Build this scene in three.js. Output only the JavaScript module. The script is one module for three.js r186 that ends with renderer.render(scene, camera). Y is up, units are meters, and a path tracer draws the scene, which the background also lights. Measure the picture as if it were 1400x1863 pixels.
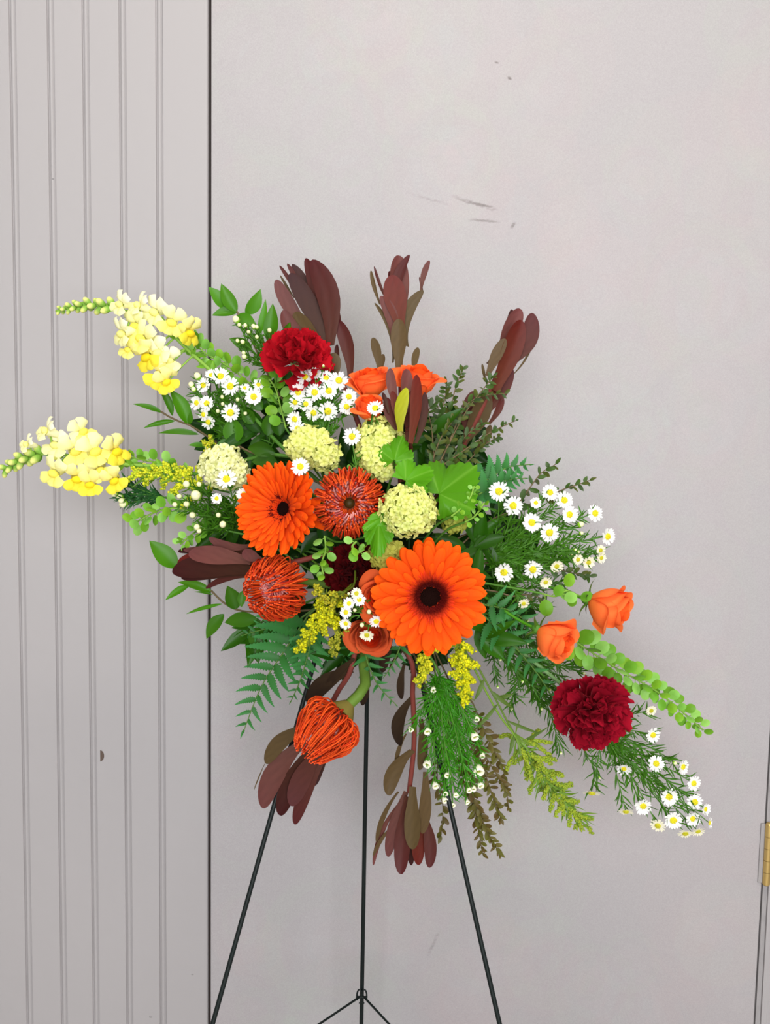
import * as THREE from 'three';
import { mergeGeometries } from 'three/addons/utils/BufferGeometryUtils.js';
import { RoundedBoxGeometry } from 'three/addons/geometries/RoundedBoxGeometry.js';
import { RectAreaLightUniformsLib } from 'three/addons/lights/RectAreaLightUniformsLib.js';

// ------------------------------------------------------------------ camera, light, exposure
const scene = new THREE.Scene();
scene.background = new THREE.Color(0.75, 0.82, 0.95);
const W = 1400, H = 1863, F = 1681, CZ = 1.5;
const camera = new THREE.PerspectiveCamera((2 * Math.atan(H / 2 / F) * 180) / Math.PI, W / H, 0.05, 30);
camera.position.set(0, 1.3, CZ);
camera.rotation.set((-5.1 * Math.PI) / 180, 0, (1.0 * Math.PI) / 180);
camera.updateMatrixWorld(true);
const renderer = new THREE.WebGLRenderer({ antialias: true });
renderer.toneMapping = THREE.LinearToneMapping;
renderer.toneMappingExposure = 1.0;
renderer.shadowMap.enabled = true;
RectAreaLightUniformsLib.init();
const KEY = 10.8, TOP = 15;                       // unseen window and unseen overhead lamp, strengths set for wall and flowers
function areaLight(x, y, z, w, h, target, power, color, name) {
  const l = new THREE.RectAreaLight(new THREE.Color(...color), power, w, h);
  l.name = name; l.position.set(x, y, z); l.lookAt(...target); scene.add(l);
}
areaLight(0.2, 1.6, 3.62, 2.3, 1.9, [0.2, 1.6, 0], KEY, [0.975, 0.985, 1], 'unseen_window_light');
areaLight(0.15, 3.32, 1.4, 1.2, 0.6, [0.15, 0, 1.4], TOP, [1, 0.915, 0.8], 'unseen_ceiling_light');  // out of view, placed to light the flowers from above

// ------------------------------------------------------------------ helpers
let seed = 7;
const rnd = () => { seed = (seed + 0x6d2b79f5) | 0; let t = Math.imul(seed ^ (seed >>> 15), 1 | seed); t = (t + Math.imul(t ^ (t >>> 7), 61 | t)) ^ t; return ((t ^ (t >>> 14)) >>> 0) / 4294967296; };
const rr = (a, b) => a + (b - a) * rnd();
const V = (x, y, z) => new THREE.Vector3(x, y, z);
const clamp = THREE.MathUtils.clamp, lerp = THREE.MathUtils.lerp, smooth = THREE.MathUtils.smoothstep;
const PI = Math.PI;
function at(px, py, z) {                         // the point at depth z that a measured picture position stands for
  const d = V((px - W / 2) / F, -(py - H / 2) / F, -1).applyQuaternion(camera.quaternion);
  return camera.position.clone().addScaledVector(d, (z - CZ) / d.z);
}
const mpp = (z) => (CZ - z) / F;                 // metres to a pixel at depth z
const dome = (px, py) => 0.27 + 0.15 * Math.exp(-(((px - 690) / 230) ** 2) - ((py - 1000) / 250) ** 2);   // the bouquet bulges towards the viewer
const pos = (px, py, dz = 0) => at(px, py, dome(px, py) + dz);
const crop = (ox, oy, s) => (x, y) => [ox + x / s, oy + y / s];

const count = {};
const numbered = (n) => { const k = count[n] = (count[n] ?? -1) + 1; return k ? n + '_' + String(k).padStart(3, '0') : n; };
function thing(name, label, category, p, group) {
  const g = new THREE.Group(); g.name = numbered(name); g.position.copy(p); g.userData = { label, category };
  if (group) g.userData.group = group;
  scene.add(g); return g;
}
function part(parent, name, geo, mat, p, q, s) {
  const m = new THREE.Mesh(geo, mat); m.name = name;
  if (p) m.position.copy(p);
  if (q) m.quaternion.copy(q);
  if (s) typeof s === 'number' ? m.scale.setScalar(s) : m.scale.copy(s);
  parent.add(m); return m;
}
const stuff = (m) => { m.userData.kind = 'stuff'; return m; };
function structure(name) { const g = new THREE.Group(); g.name = name; g.userData = { kind: 'structure' }; scene.add(g); return g; }
function basisQ(dir, face) {                     // +Y along dir, +Z towards face
  const y = dir.clone().normalize(), x = y.clone().cross(face);
  if (x.lengthSq() < 1e-8) x.copy(y.clone().cross(V(0.3, 0.5, 0.8)));
  x.normalize();
  return new THREE.Quaternion().setFromRotationMatrix(new THREE.Matrix4().makeBasis(x, y, x.clone().cross(y)));
}
function faceQ(axis, roll = 0) {                 // +Z along axis
  return new THREE.Quaternion().setFromUnitVectors(V(0, 0, 1), axis.clone().normalize()).multiply(new THREE.Quaternion().setFromAxisAngle(V(0, 0, 1), roll));
}
// colours: linear triples
const lin = (r, g, b) => { const c = new THREE.Color().setRGB(r / 255, g / 255, b / 255, THREE.SRGBColorSpace); return [c.r, c.g, c.b]; };
const mixc = (a, b, t) => [lerp(a[0], b[0], t), lerp(a[1], b[1], t), lerp(a[2], b[2], t)];
const vary = (c, k = 0.15) => { const f = rr(1 - k, 1 + k); return c.map((x) => x * f * rr(1 - k * 0.3, 1 + k * 0.3)); };

function grid(nu, nv, fn, col) {
  const P = [], C = [], T = [], I = [], v3 = V(0, 0, 0);
  for (let j = 0; j <= nv; j++) for (let i = 0; i <= nu; i++) {
    const u = i / nu, v = j / nv; fn(u, v, v3); P.push(v3.x, v3.y, v3.z); C.push(...col(u, v)); T.push(u, v);
  }
  for (let j = 0; j < nv; j++) for (let i = 0; i < nu; i++) { const a = j * (nu + 1) + i, b = a + 1, c = a + nu + 1, d = c + 1; I.push(a, b, d, a, d, c); }
  const g = new THREE.BufferGeometry();
  g.setAttribute('position', new THREE.Float32BufferAttribute(P, 3)); g.setAttribute('color', new THREE.Float32BufferAttribute(C, 3)); g.setAttribute('uv', new THREE.Float32BufferAttribute(T, 2));
  g.setIndex(I); g.computeVertexNormals(); return g;
}
function paint(g, c, fn) {
  const n = g.attributes.position.count, a = new Float32Array(n * 3), p = V(0, 0, 0);
  for (let i = 0; i < n; i++) { const k = fn ? fn(p.fromBufferAttribute(g.attributes.position, i)) : c; a.set(k, i * 3); }
  g.setAttribute('color', new THREE.BufferAttribute(a, 3)); return g;
}
const ready = (g) => { const r = g.index ? g.toNonIndexed() : g; for (const k of Object.keys(r.attributes)) if (!['position', 'normal', 'uv', 'color'].includes(k)) r.deleteAttribute(k); return r; };
const merge = (list) => mergeGeometries(list.map(ready));
function tube(pts, r, c, seg = 12, rad = 6, r1 = r) {
  const g = new THREE.TubeGeometry(new THREE.CatmullRomCurve3(pts), seg, 1, rad, false), p = g.attributes.position, n = g.attributes.normal, u = g.attributes.uv;
  for (let i = 0; i < p.count; i++) { const k = 1 - lerp(r, r1, u.getX(i)); p.setXYZ(i, p.getX(i) - n.getX(i) * k, p.getY(i) - n.getY(i) * k, p.getZ(i) - n.getZ(i) * k); }
  return paint(g, c);
}
function ball(p, r, c, detail = 1, s) { const g = new THREE.IcosahedronGeometry(r, detail); if (s) g.scale(...s); g.translate(p.x, p.y, p.z); return paint(g, c); }
const PROFILE = {
  lance: (t) => (t < 0.6 ? lerp(0.42, 1, smooth(t, 0, 0.6)) : Math.sqrt(Math.max(0, 1 - ((t - 0.6) / 0.4) ** 2.2))),
  ovate: (t) => Math.pow(Math.max(0, Math.sin(PI * Math.pow(t, 0.8))), 0.9),
  ellipse: (t) => Math.sqrt(Math.max(0, 1 - (2 * t - 1) ** 2)),
  petal: (t) => (t < 0.72 ? lerp(0.4, 1, t / 0.72) : Math.sqrt(Math.max(0, 1 - ((t - 0.72) / 0.28) ** 2.2))),
  strap: (t) => (t < 0.8 ? lerp(0.7, 1, t / 0.8) : Math.sqrt(Math.max(0, 1 - ((t - 0.8) / 0.2) ** 2))),
  needle: (t) => 1 - t * t,
  frond: (t) => Math.min(1, 0.5 + t * 3) * Math.pow(1 - t, 0.75),
};
// a leaf or petal from the origin to the point d
function blade(d, width, o = {}) {
  const { prof = 'ovate', bowS = 0, bowN = 0, cup = 0.25, fold = 0, face = V(0, 0, 1), c0 = [0.1, 0.3, 0.05], c1 = c0, nu = 4, nv = 8, teeth = 0, bite = 0.3, wave = 0, ridge = 0, mottle = 0 } = o;
  const n = face.clone().addScaledVector(d, -face.dot(d) / d.lengthSq()).normalize(), s = d.clone().cross(n).normalize(), L = d.length(), w = PROFILE[prof];
  return grid(nu, teeth ? Math.max(nv, teeth * 2) : nv, (u, v0, p) => {
    const v = teeth ? v0 : (1 - Math.cos(PI * v0)) / 2, q = u * 2 - 1, b = 4 * v * (1 - v);
    let half = (width / 2) * Math.max(w(v), 0.02);
    if (teeth) half *= 1 - bite * (Math.round(v * Math.max(nv, teeth * 2)) % 2) * (v < 0.98 ? 1 : 0);
    p.copy(d).multiplyScalar(v).addScaledVector(s, q * half + bowS * L * b)
      .addScaledVector(n, bowN * L * b + cup * half * q * q + fold * half * Math.abs(q) + wave * half * Math.sin(v * 9 + q * 2) * Math.abs(q) + ridge * half * Math.cos(q * PI * 2.5));
    if (teeth) p.addScaledVector(d, 0.03 * Math.abs(q) * w(v));
  }, (u, v) => { const k = mixc(c0, c1, v), e = mottle ? 1 + mottle * Math.sin(v * 37 + u * 61) * Math.sin(v * 13 - u * 23) : 1; return [k[0] * e, k[1] * e, k[2] * e]; });
}
// ------------------------------------------------------------------ materials
const M = (o) => new THREE.MeshPhysicalMaterial({ vertexColors: true, roughness: 0.6, side: THREE.DoubleSide, ...o });
const leafMat = M({ roughness: 0.45, transmission: 0.3, thickness: 0, specularIntensity: 0.3 });
const glossLeafMat = M({ roughness: 0.42, transmission: 0.25, thickness: 0, specularIntensity: 0.35 });
const mattMat = M({ roughness: 0.95, specularIntensity: 0.1 });
const bractMat = M({ roughness: 0.5, transmission: 0.1, thickness: 0, specularIntensity: 0.3 });
const petalMat = M({ roughness: 0.75, transmission: 0.3, thickness: 0, specularIntensity: 0.15 });
const velvetMat = M({ roughness: 0.8, transmission: 0.12, thickness: 0, specularIntensity: 0.2 });
const stemMat = M({ roughness: 0.55, specularIntensity: 0.4 });
const budMat = M({ roughness: 0.5, specularIntensity: 0.3 });
const metalMat = M({ roughness: 0.45, specularIntensity: 0.5 });

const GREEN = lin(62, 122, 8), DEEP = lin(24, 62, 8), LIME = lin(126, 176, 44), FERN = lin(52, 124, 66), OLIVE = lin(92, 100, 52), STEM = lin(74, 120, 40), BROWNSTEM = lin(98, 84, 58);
const BURG = lin(74, 24, 27), DARKB = lin(50, 8, 13), OLIVEB = lin(80, 64, 38), ROSY = lin(98, 52, 51), YGREEN = lin(156, 160, 24), BLACKB = lin(34, 20, 14), REDB = lin(90, 22, 17);

// ------------------------------------------------------------------ the setting
const wallColor = [0.347, 0.33, 0.331];
function wallTexture(w, h, marks) {
  const c = document.createElement('canvas'); c.width = 1024; c.height = 2048; const x = c.getContext('2d');
  const k = new THREE.Color().setRGB(...wallColor).getStyle(THREE.SRGBColorSpace); x.fillStyle = k; x.fillRect(0, 0, 1024, 2048);
  for (let i = 0; i < 240; i++) { const px = rr(0, 1024), py = rr(0, 2048), r = rr(60, 200), g = x.createRadialGradient(px, py, 0, px, py, r), a = rr(0.01, 0.03); const t = i % 2 ? '225,190,190' : '185,195,185'; g.addColorStop(0, `rgba(${t},${a})`); g.addColorStop(1, `rgba(${t},0)`); x.fillStyle = g; x.fillRect(px - r, py - r, 2 * r, 2 * r); }
  const d = x.getImageData(0, 0, 1024, 2048); for (let i = 0; i < d.data.length; i += 4) { const n = rr(-5, 5); for (let j = 0; j < 3; j++) d.data[i + j] += n; } x.putImageData(d, 0, 0);
  if (marks) marks(x);
  const t = new THREE.CanvasTexture(c); t.colorSpace = THREE.SRGBColorSpace; t.wrapS = t.wrapT = THREE.RepeatWrapping; return t;
}
function bumpTexture() {
  const n = 512, d = new Uint8Array(n * n * 4), f = new Float32Array(n * n);
  for (let o = 0; o < 3; o++) { const k = [128, 64, 16][o], a = [0.3, 0.5, 0.6][o], g = Array.from({ length: k * k }, rnd); for (let y = 0; y < n; y++) for (let x = 0; x < n; x++) { const X = (x / n) * k, Y = (y / n) * k, i = X | 0, j = Y | 0, s = X - i, t = Y - j, G = (p, q) => g[(q % k) * k + (p % k)]; f[y * n + x] += a * lerp(lerp(G(i, j), G(i + 1, j), s), lerp(G(i, j + 1), G(i + 1, j + 1), s), t); } }
  for (let i = 0; i < n * n; i++) { d[i * 4] = d[i * 4 + 1] = d[i * 4 + 2] = f[i] * 180; d[i * 4 + 3] = 255; }
  const t = new THREE.DataTexture(d, n, n); t.magFilter = THREE.LinearFilter; t.wrapS = t.wrapT = THREE.RepeatWrapping; t.needsUpdate = true; return t;
}
const bump = bumpTexture();
const roomH = 3.4, HX = 2.4, ZF = 3.7;  // unseen room, its height set for the light on wall and flowers
const gapX = at(380.5, 931, 0).x, doorL = gapX + 0.0024, doorR = at(1391, 1500, 0).x, plankEnd = gapX - 0.0024;
const wallMat = new THREE.MeshStandardMaterial({ color: new THREE.Color().setRGB(...wallColor), roughness: 0.62, bumpMap: bump, bumpScale: 0.0006 });
const plainMat = new THREE.MeshStandardMaterial({ color: new THREE.Color().setRGB(0.36, 0.34, 0.33), roughness: 0.9 });  // for unseen room surfaces, kept dim to limit bounced light
const floorMat = new THREE.MeshStandardMaterial({ color: new THREE.Color().setRGB(0.30, 0.27, 0.25), roughness: 0.7 });
const gapShadeMat = new THREE.MeshStandardMaterial({ color: new THREE.Color().setRGB(0.02, 0.012, 0.01), roughness: 0.9 });  // near-black, puts the shade of the gaps into the colour
function slab(parent, name, x0, x1, y0, y1, z0, z1, mat) { const g = new THREE.BoxGeometry(x1 - x0, y1 - y0, z1 - z0); return part(parent, name, g, mat, V((x0 + x1) / 2, (y0 + y1) / 2, (z0 + z1) / 2)); }
function shell(name, ...a) { const m = slab(scene, name, ...a); m.userData = { kind: 'structure' }; return m; }
shell('floor', -HX - 0.1, HX + 0.1, -0.1, 0, -0.2, ZF + 0.1, floorMat);
shell('ceiling', -HX - 0.1, HX + 0.1, roomH, roomH + 0.1, -0.2, ZF + 0.1, plainMat);
shell('wall_left', -HX - 0.1, -HX, 0, roomH, -0.2, ZF, plainMat);
shell('wall_right', HX, HX + 0.1, 0, roomH, -0.2, ZF, plainMat);
// unseen wall behind the viewer; its window is placed to light the bouquet
{
  const g = structure('wall_front');
  slab(g, 'pier', -HX, -1.0, 0, roomH, ZF, ZF + 0.1, plainMat); slab(g, 'pier', 1.4, HX, 0, roomH, ZF, ZF + 0.1, plainMat);
  slab(g, 'apron', -1.0, 1.4, 0, 0.6, ZF, ZF + 0.1, plainMat); slab(g, 'header', -1.0, 1.4, 2.65, roomH, ZF, ZF + 0.1, plainMat);
  const w = structure('unseen_window_1');  // out of view, placed to light wall and flowers from the front
  for (const x of [-1.0, 0.18, 1.36]) slab(w, 'window_frame', x, x + 0.04, 0.6, 2.65, ZF + 0.02, ZF + 0.07, plainMat);
  for (const y of [0.6, 2.61]) slab(w, 'window_frame', -0.96, 1.36, y, y + 0.04, ZF + 0.02, ZF + 0.07, plainMat);
  const glass = new THREE.MeshPhysicalMaterial({ transmission: 1, thickness: 0, roughness: 0 });
  for (const x of [-0.96, 0.22]) slab(w, 'pane', x, x + 1.14, 0.64, 2.61, ZF + 0.042, ZF + 0.046, glass);
  const c = structure('unseen_ceiling_light');  // unseen overhead lamp, placed for the light falling on the bouquet
  slab(c, 'housing', -0.34, 0.94, 0, 0, 0, 0, plainMat).geometry = new THREE.BoxGeometry(1.28, 0.05, 0.68); c.children[0].position.set(0.15, roomH - 0.025, 1.4);
  part(c, 'diffuser', new THREE.BoxGeometry(1.2, 0.012, 0.6), new THREE.MeshStandardMaterial({ color: 0xffffff, emissive: new THREE.Color(1, 0.95, 0.88), emissiveIntensity: 1.5, roughness: 0.6 }), V(0.15, roomH - 0.056, 1.4));
}
// the beadboard wall: every board its own piece
{
  const g = structure('wall_back');
  slab(g, 'shade_backing', -HX, gapX + 0.012, 0, roomH, -0.12, -0.011, gapShadeMat);
  slab(g, 'header', gapX + 0.012, HX, 2.06, roomH, -0.12, 0.0, wallMat);
  slab(g, 'shade_backing', gapX + 0.012, HX, 0, 2.06, -0.12, -0.048, gapShadeMat);
  const beads = [37.5, 103.5, 164.5, 228.5, 292.5].map((p) => at(p, 931, 0).x), edges = [...beads];
  for (let i = 0; i < 26; i++) edges.unshift(edges[0] - 0.0575);
  const bw = 0.0105;                                                     // bead and its two grooves
  const board = (x0, x1, bead) => {
    const s = new THREE.Shape(), d = 0.0032;
    s.moveTo(x0, 0.011); s.lineTo(x0, d); s.quadraticCurveTo(x0, 0, x0 + 0.0014, 0);
    if (bead) {
      const b0 = x1 - bw;
      s.lineTo(b0 - 0.0012, 0); s.quadraticCurveTo(b0, 0, b0 + 0.0006, d);
      for (let i = 0; i <= 10; i++) { const a = PI * (i / 10); s.lineTo(b0 + 0.0012 + (bw - 0.0022) * (i / 10), d - 0.003 * Math.sin(a)); }
      s.lineTo(x1 - 0.0004, d); s.lineTo(x1 - 0.0004, 0.011);
    } else { s.lineTo(x1 - 0.005, 0); s.quadraticCurveTo(x1 - 0.0006, 0.0002, x1, 0.004); s.lineTo(x1, 0.011); }
    s.closePath();
    const e = new THREE.ExtrudeGeometry(s, { depth: roomH, bevelEnabled: false, curveSegments: 5 }); e.rotateX(-PI / 2); return e;
  };
  edges.forEach((x, i) => { if (i) part(g, 'plank', board(edges[i - 1] + bw / 2, x + bw / 2, true), wallMat); });
  const last = edges[edges.length - 1] + bw / 2;
  part(g, 'plank', board(last, plankEnd, false), wallMat);
  // a chip knocked out of the paint beside one bead
  const c = at(184, 1375, 0), chip = new THREE.CylinderGeometry(0.0085, 0.0085, 0.0012, 20, 1, false, 0, PI); chip.rotateX(PI / 2);
  part(g, 'paint_chip', chip, new THREE.MeshStandardMaterial({ color: new THREE.Color().setRGB(0.1, 0.07, 0.055), roughness: 0.95 }), V(c.x - 0.0015, c.y, 0.0001), undefined, V(0.75, 1.1, 1));
  for (const [px, py, r] of [[274, 1850, 0.0022], [350, 1773, 0.0016], [96, 325, 0.0012]]) { const q = at(px, py, 0), s = new THREE.SphereGeometry(r, 10, 6); s.scale(1.3, 0.8, 0.15); part(g, 'paint_blister', s, wallMat, V(q.x, q.y, 0)); }
}
// the flat door
{
  const g = structure('door_1'), w = doorR - doorL, h = 2.04;
  const tex = wallTexture(w, h, (x) => {
    const mark = (px, py, qx, qy, wd, a) => {
      const p = at(px, py, 0), q = at(qx, qy, 0), sx = 1024 / w, sy = 2048 / h, n = 60;
      for (let i = 0; i < n; i++) { const t = i / n, e = Math.sin(PI * t); x.fillStyle = `rgba(105,98,96,${a * e * rr(0.3, 1)})`; x.beginPath(); x.ellipse((lerp(p.x, q.x, t) - doorL) * sx, 2048 - (lerp(p.y, q.y, t) - 0.01) * sy + rr(-1, 1) * wd, 3, wd * rr(0.3, 0.8), 0.1, 0, 7); x.fill(); }
    };
    mark(818, 356, 908, 384, 2.2, 0.4); mark(845, 367, 902, 378, 1.6, 0.45); mark(850, 399, 910, 404, 1.5, 0.4); mark(738, 350, 822, 374, 2, 0.13); mark(929, 416, 936, 404, 0.9, 0.3); mark(925, 140, 928, 145, 1.1, 0.3); mark(901, 112, 905, 115, 1.0, 0.16); mark(775, 1745, 800, 1690, 2.5, 0.16);
  });
  const m = new THREE.MeshStandardMaterial({ map: tex, roughness: 0.62, bumpMap: bump, bumpScale: 0.0006 });
  const geo = new RoundedBoxGeometry(w, h, 0.044, 2, 0.0018), p = geo.attributes.position, uv = geo.attributes.uv;
  for (let i = 0; i < p.count; i++) uv.setXY(i, p.getX(i) / w + 0.5, p.getY(i) / h + 0.5);
  part(g, 'door_leaf', geo, m, V((doorL + doorR) / 2, 0.01 + h / 2, -0.022));
  const brass = new THREE.MeshStandardMaterial({ color: new THREE.Color().setRGB(0.62, 0.44, 0.16), roughness: 0.38, metalness: 0.75 });
  const a = at(1394, 1500, 0.006), b = at(1390, 1608, 0.006), hx = doorR + 0.0048, n = 5, hh = (a.y - b.y) / n;
  const hinge = new THREE.Group(); hinge.name = 'hinge'; hinge.position.set(hx, (a.y + b.y) / 2, 0.006); g.add(hinge);
  for (let i = 0; i < n; i++) { const k = new THREE.CylinderGeometry(0.0062, 0.0062, hh * 0.97, 18); part(hinge, 'knuckle', k, i % 2 ? brass : brass, V(0, (i - 2) * hh, 0)); }
  part(hinge, 'hinge_leaf', new RoundedBoxGeometry(0.008, hh * n, 0.003, 2, 0.0008), wallMat, V(-0.0085, 0, -0.0045));
  part(hinge, 'hinge_leaf', new RoundedBoxGeometry(0.016, hh * n, 0.003, 2, 0.0008), brass, V(0.0115, 0, -0.003));
  const tip = new THREE.SphereGeometry(0.0058, 14, 8); tip.scale(1, 0.6, 1); part(hinge, 'pin_cap', tip, brass, V(0, hh * 2.5, 0)); part(hinge, 'pin_cap', tip, brass, V(0, -hh * 2.5, 0));
}
{
  const g = structure('trim_1');
  slab(g, 'door_jamb', doorR + 0.0028, doorR + 0.0105, 0, 2.06, -0.048, -0.001, wallMat);
  slab(g, 'casing', doorR + 0.0109, doorR + 0.085, 0, 2.12, -0.048, 0.003, wallMat);
}
shell('wall_beside_door', doorR + 0.085, HX, 0, 2.06, -0.048, 0, wallMat);

// ------------------------------------------------------------------ the stand
const foamAt = at(690, 1020, 0.315);
{
  const top = at(674, 868, 0.2), g = thing('easel', 'dark green wire easel with three thin legs standing on the floor', 'easel', V(top.x, 0, top.z));
  const ironC = lin(13, 22, 21), base = g.position;
  const down = (p) => { const d = p.clone().sub(top); return top.clone().addScaledVector(d, (top.y - 0.0) / (top.y - p.y)); };
  const legs = [at(390, 1863, 0.345), at(905, 1863, 0.345), at(657, 1863, 0.135)].map(down);
  const rod = (a, b, r, c = ironC) => { const q = [a.clone().sub(base), b.clone().sub(base)]; return tube([q[0], q[0].clone().lerp(q[1], 0.5), q[1]], r, c, 4, 12); };
  legs.forEach((l, i) => part(g, 'leg', rod(top.clone().add(V([-0.006, 0.006, 0][i], 0, i === 2 ? -0.006 : 0.004)), l, 0.0032), metalMat));
  const onLeg = (l, y) => top.clone().lerp(l, (top.y - y) / top.y);
  const clampP = at(658, 1812, 0.142), cl = onLeg(legs[2], clampP.y);
  const wire = (a, b) => part(g, 'brace', rod(a, b, 0.0017), metalMat);
  wire(cl.clone().add(V(-0.004, -0.001, 0.005)), onLeg(legs[0], at(345, 2025, 0.37).y)); wire(cl.clone().add(V(0.004, -0.001, 0.005)), onLeg(legs[1], at(970, 2144, 0.38).y));
  const loop = (sx) => { const pts = []; for (let i = 0; i <= 14; i++) { const a = (i / 14) * PI * 1.75 - 0.6; pts.push(V(cl.x - base.x + sx * (0.0035 + 0.0042 * Math.cos(a)), cl.y - base.y + 0.011 * Math.sin(a), cl.z - base.z + 0.004)); } return tube(pts, 0.0013, ironC, 28, 8); };
  part(g, 'clamp', merge([loop(-1), loop(1), rod(cl.clone().add(V(-0.009, -0.001, 0.004)), cl.clone().add(V(0.009, -0.001, 0.004)), 0.0016)]), metalMat);
  // holder: two hooks and a crossbar that carry the foam cage
  part(g, 'crossbar', rod(foamAt.clone().add(V(-0.07, -0.098, -0.06)), foamAt.clone().add(V(0.07, -0.098, -0.06)), 0.003), metalMat);
  for (const s of [-1, 1]) part(g, 'hook', tube([V(s * 0.035, -0.098, -0.06), V(s * 0.035, -0.1, -0.01), V(s * 0.035, -0.1, 0.035), V(s * 0.035, -0.085, 0.05)].map((v) => v.add(foamAt).sub(base)), 0.0025, ironC, 12, 8), metalMat);
}
{
  const g = thing('floral_foam', 'hidden floral foam block darkened for shade in the heart of the bouquet', 'floral foam', foamAt.clone());
  const geo = new RoundedBoxGeometry(0.13, 0.185, 0.085, 6, 0.03), p = geo.attributes.position;
  for (let i = 0; i < p.count; i++) { const k = 1 + 0.04 * Math.sin(p.getX(i) * 170 + p.getY(i) * 90) * Math.sin(p.getY(i) * 140 + p.getZ(i) * 110); p.setXYZ(i, p.getX(i) * k, p.getY(i) * k, p.getZ(i) * k); }
  geo.computeVertexNormals(); part(g, 'foam_block', paint(geo, lin(18, 30, 10)), mattMat);  // green-black colour stands for the shade inside the bouquet
  const cage = [];
  for (let i = -2; i <= 2; i++) { const y = i * 0.036; cage.push(tube([V(-0.067, y, -0.03), V(-0.067, y, 0.03), V(-0.04, y, 0.046), V(0.04, y, 0.046), V(0.067, y, 0.03), V(0.067, y, -0.03)], 0.0012, lin(30, 60, 28), 20, 5)); }
  for (let i = -1; i <= 1; i++) { const x = i * 0.036; cage.push(tube([V(x, -0.095, -0.02), V(x, -0.08, 0.044), V(x, 0.08, 0.044), V(x, 0.095, -0.02)], 0.0012, lin(30, 60, 28), 20, 5)); }
  part(g, 'cage', merge(cage), stemMat);
}
function intoFoam() { return foamAt.clone().add(V(rr(-0.04, 0.04), rr(-0.06, 0.06), rr(-0.02, 0.025))); }
// a stem from a world point, leaving along back, into the foam
function stalk(g, from, back, r, c, name = 'stem', via) {
  g.updateMatrixWorld(true);
  const end = intoFoam(), d = from.distanceTo(end), pts = [from.clone(), from.clone().addScaledVector(back.clone().normalize(), Math.min(0.03, d * 0.25))];
  for (const v of via ?? []) pts.push(v.clone());
  pts.push(end);
  return part(g, name, tube(pts.map((p) => g.worldToLocal(p)), r, c, 14, 7), stemMat);
}

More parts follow.
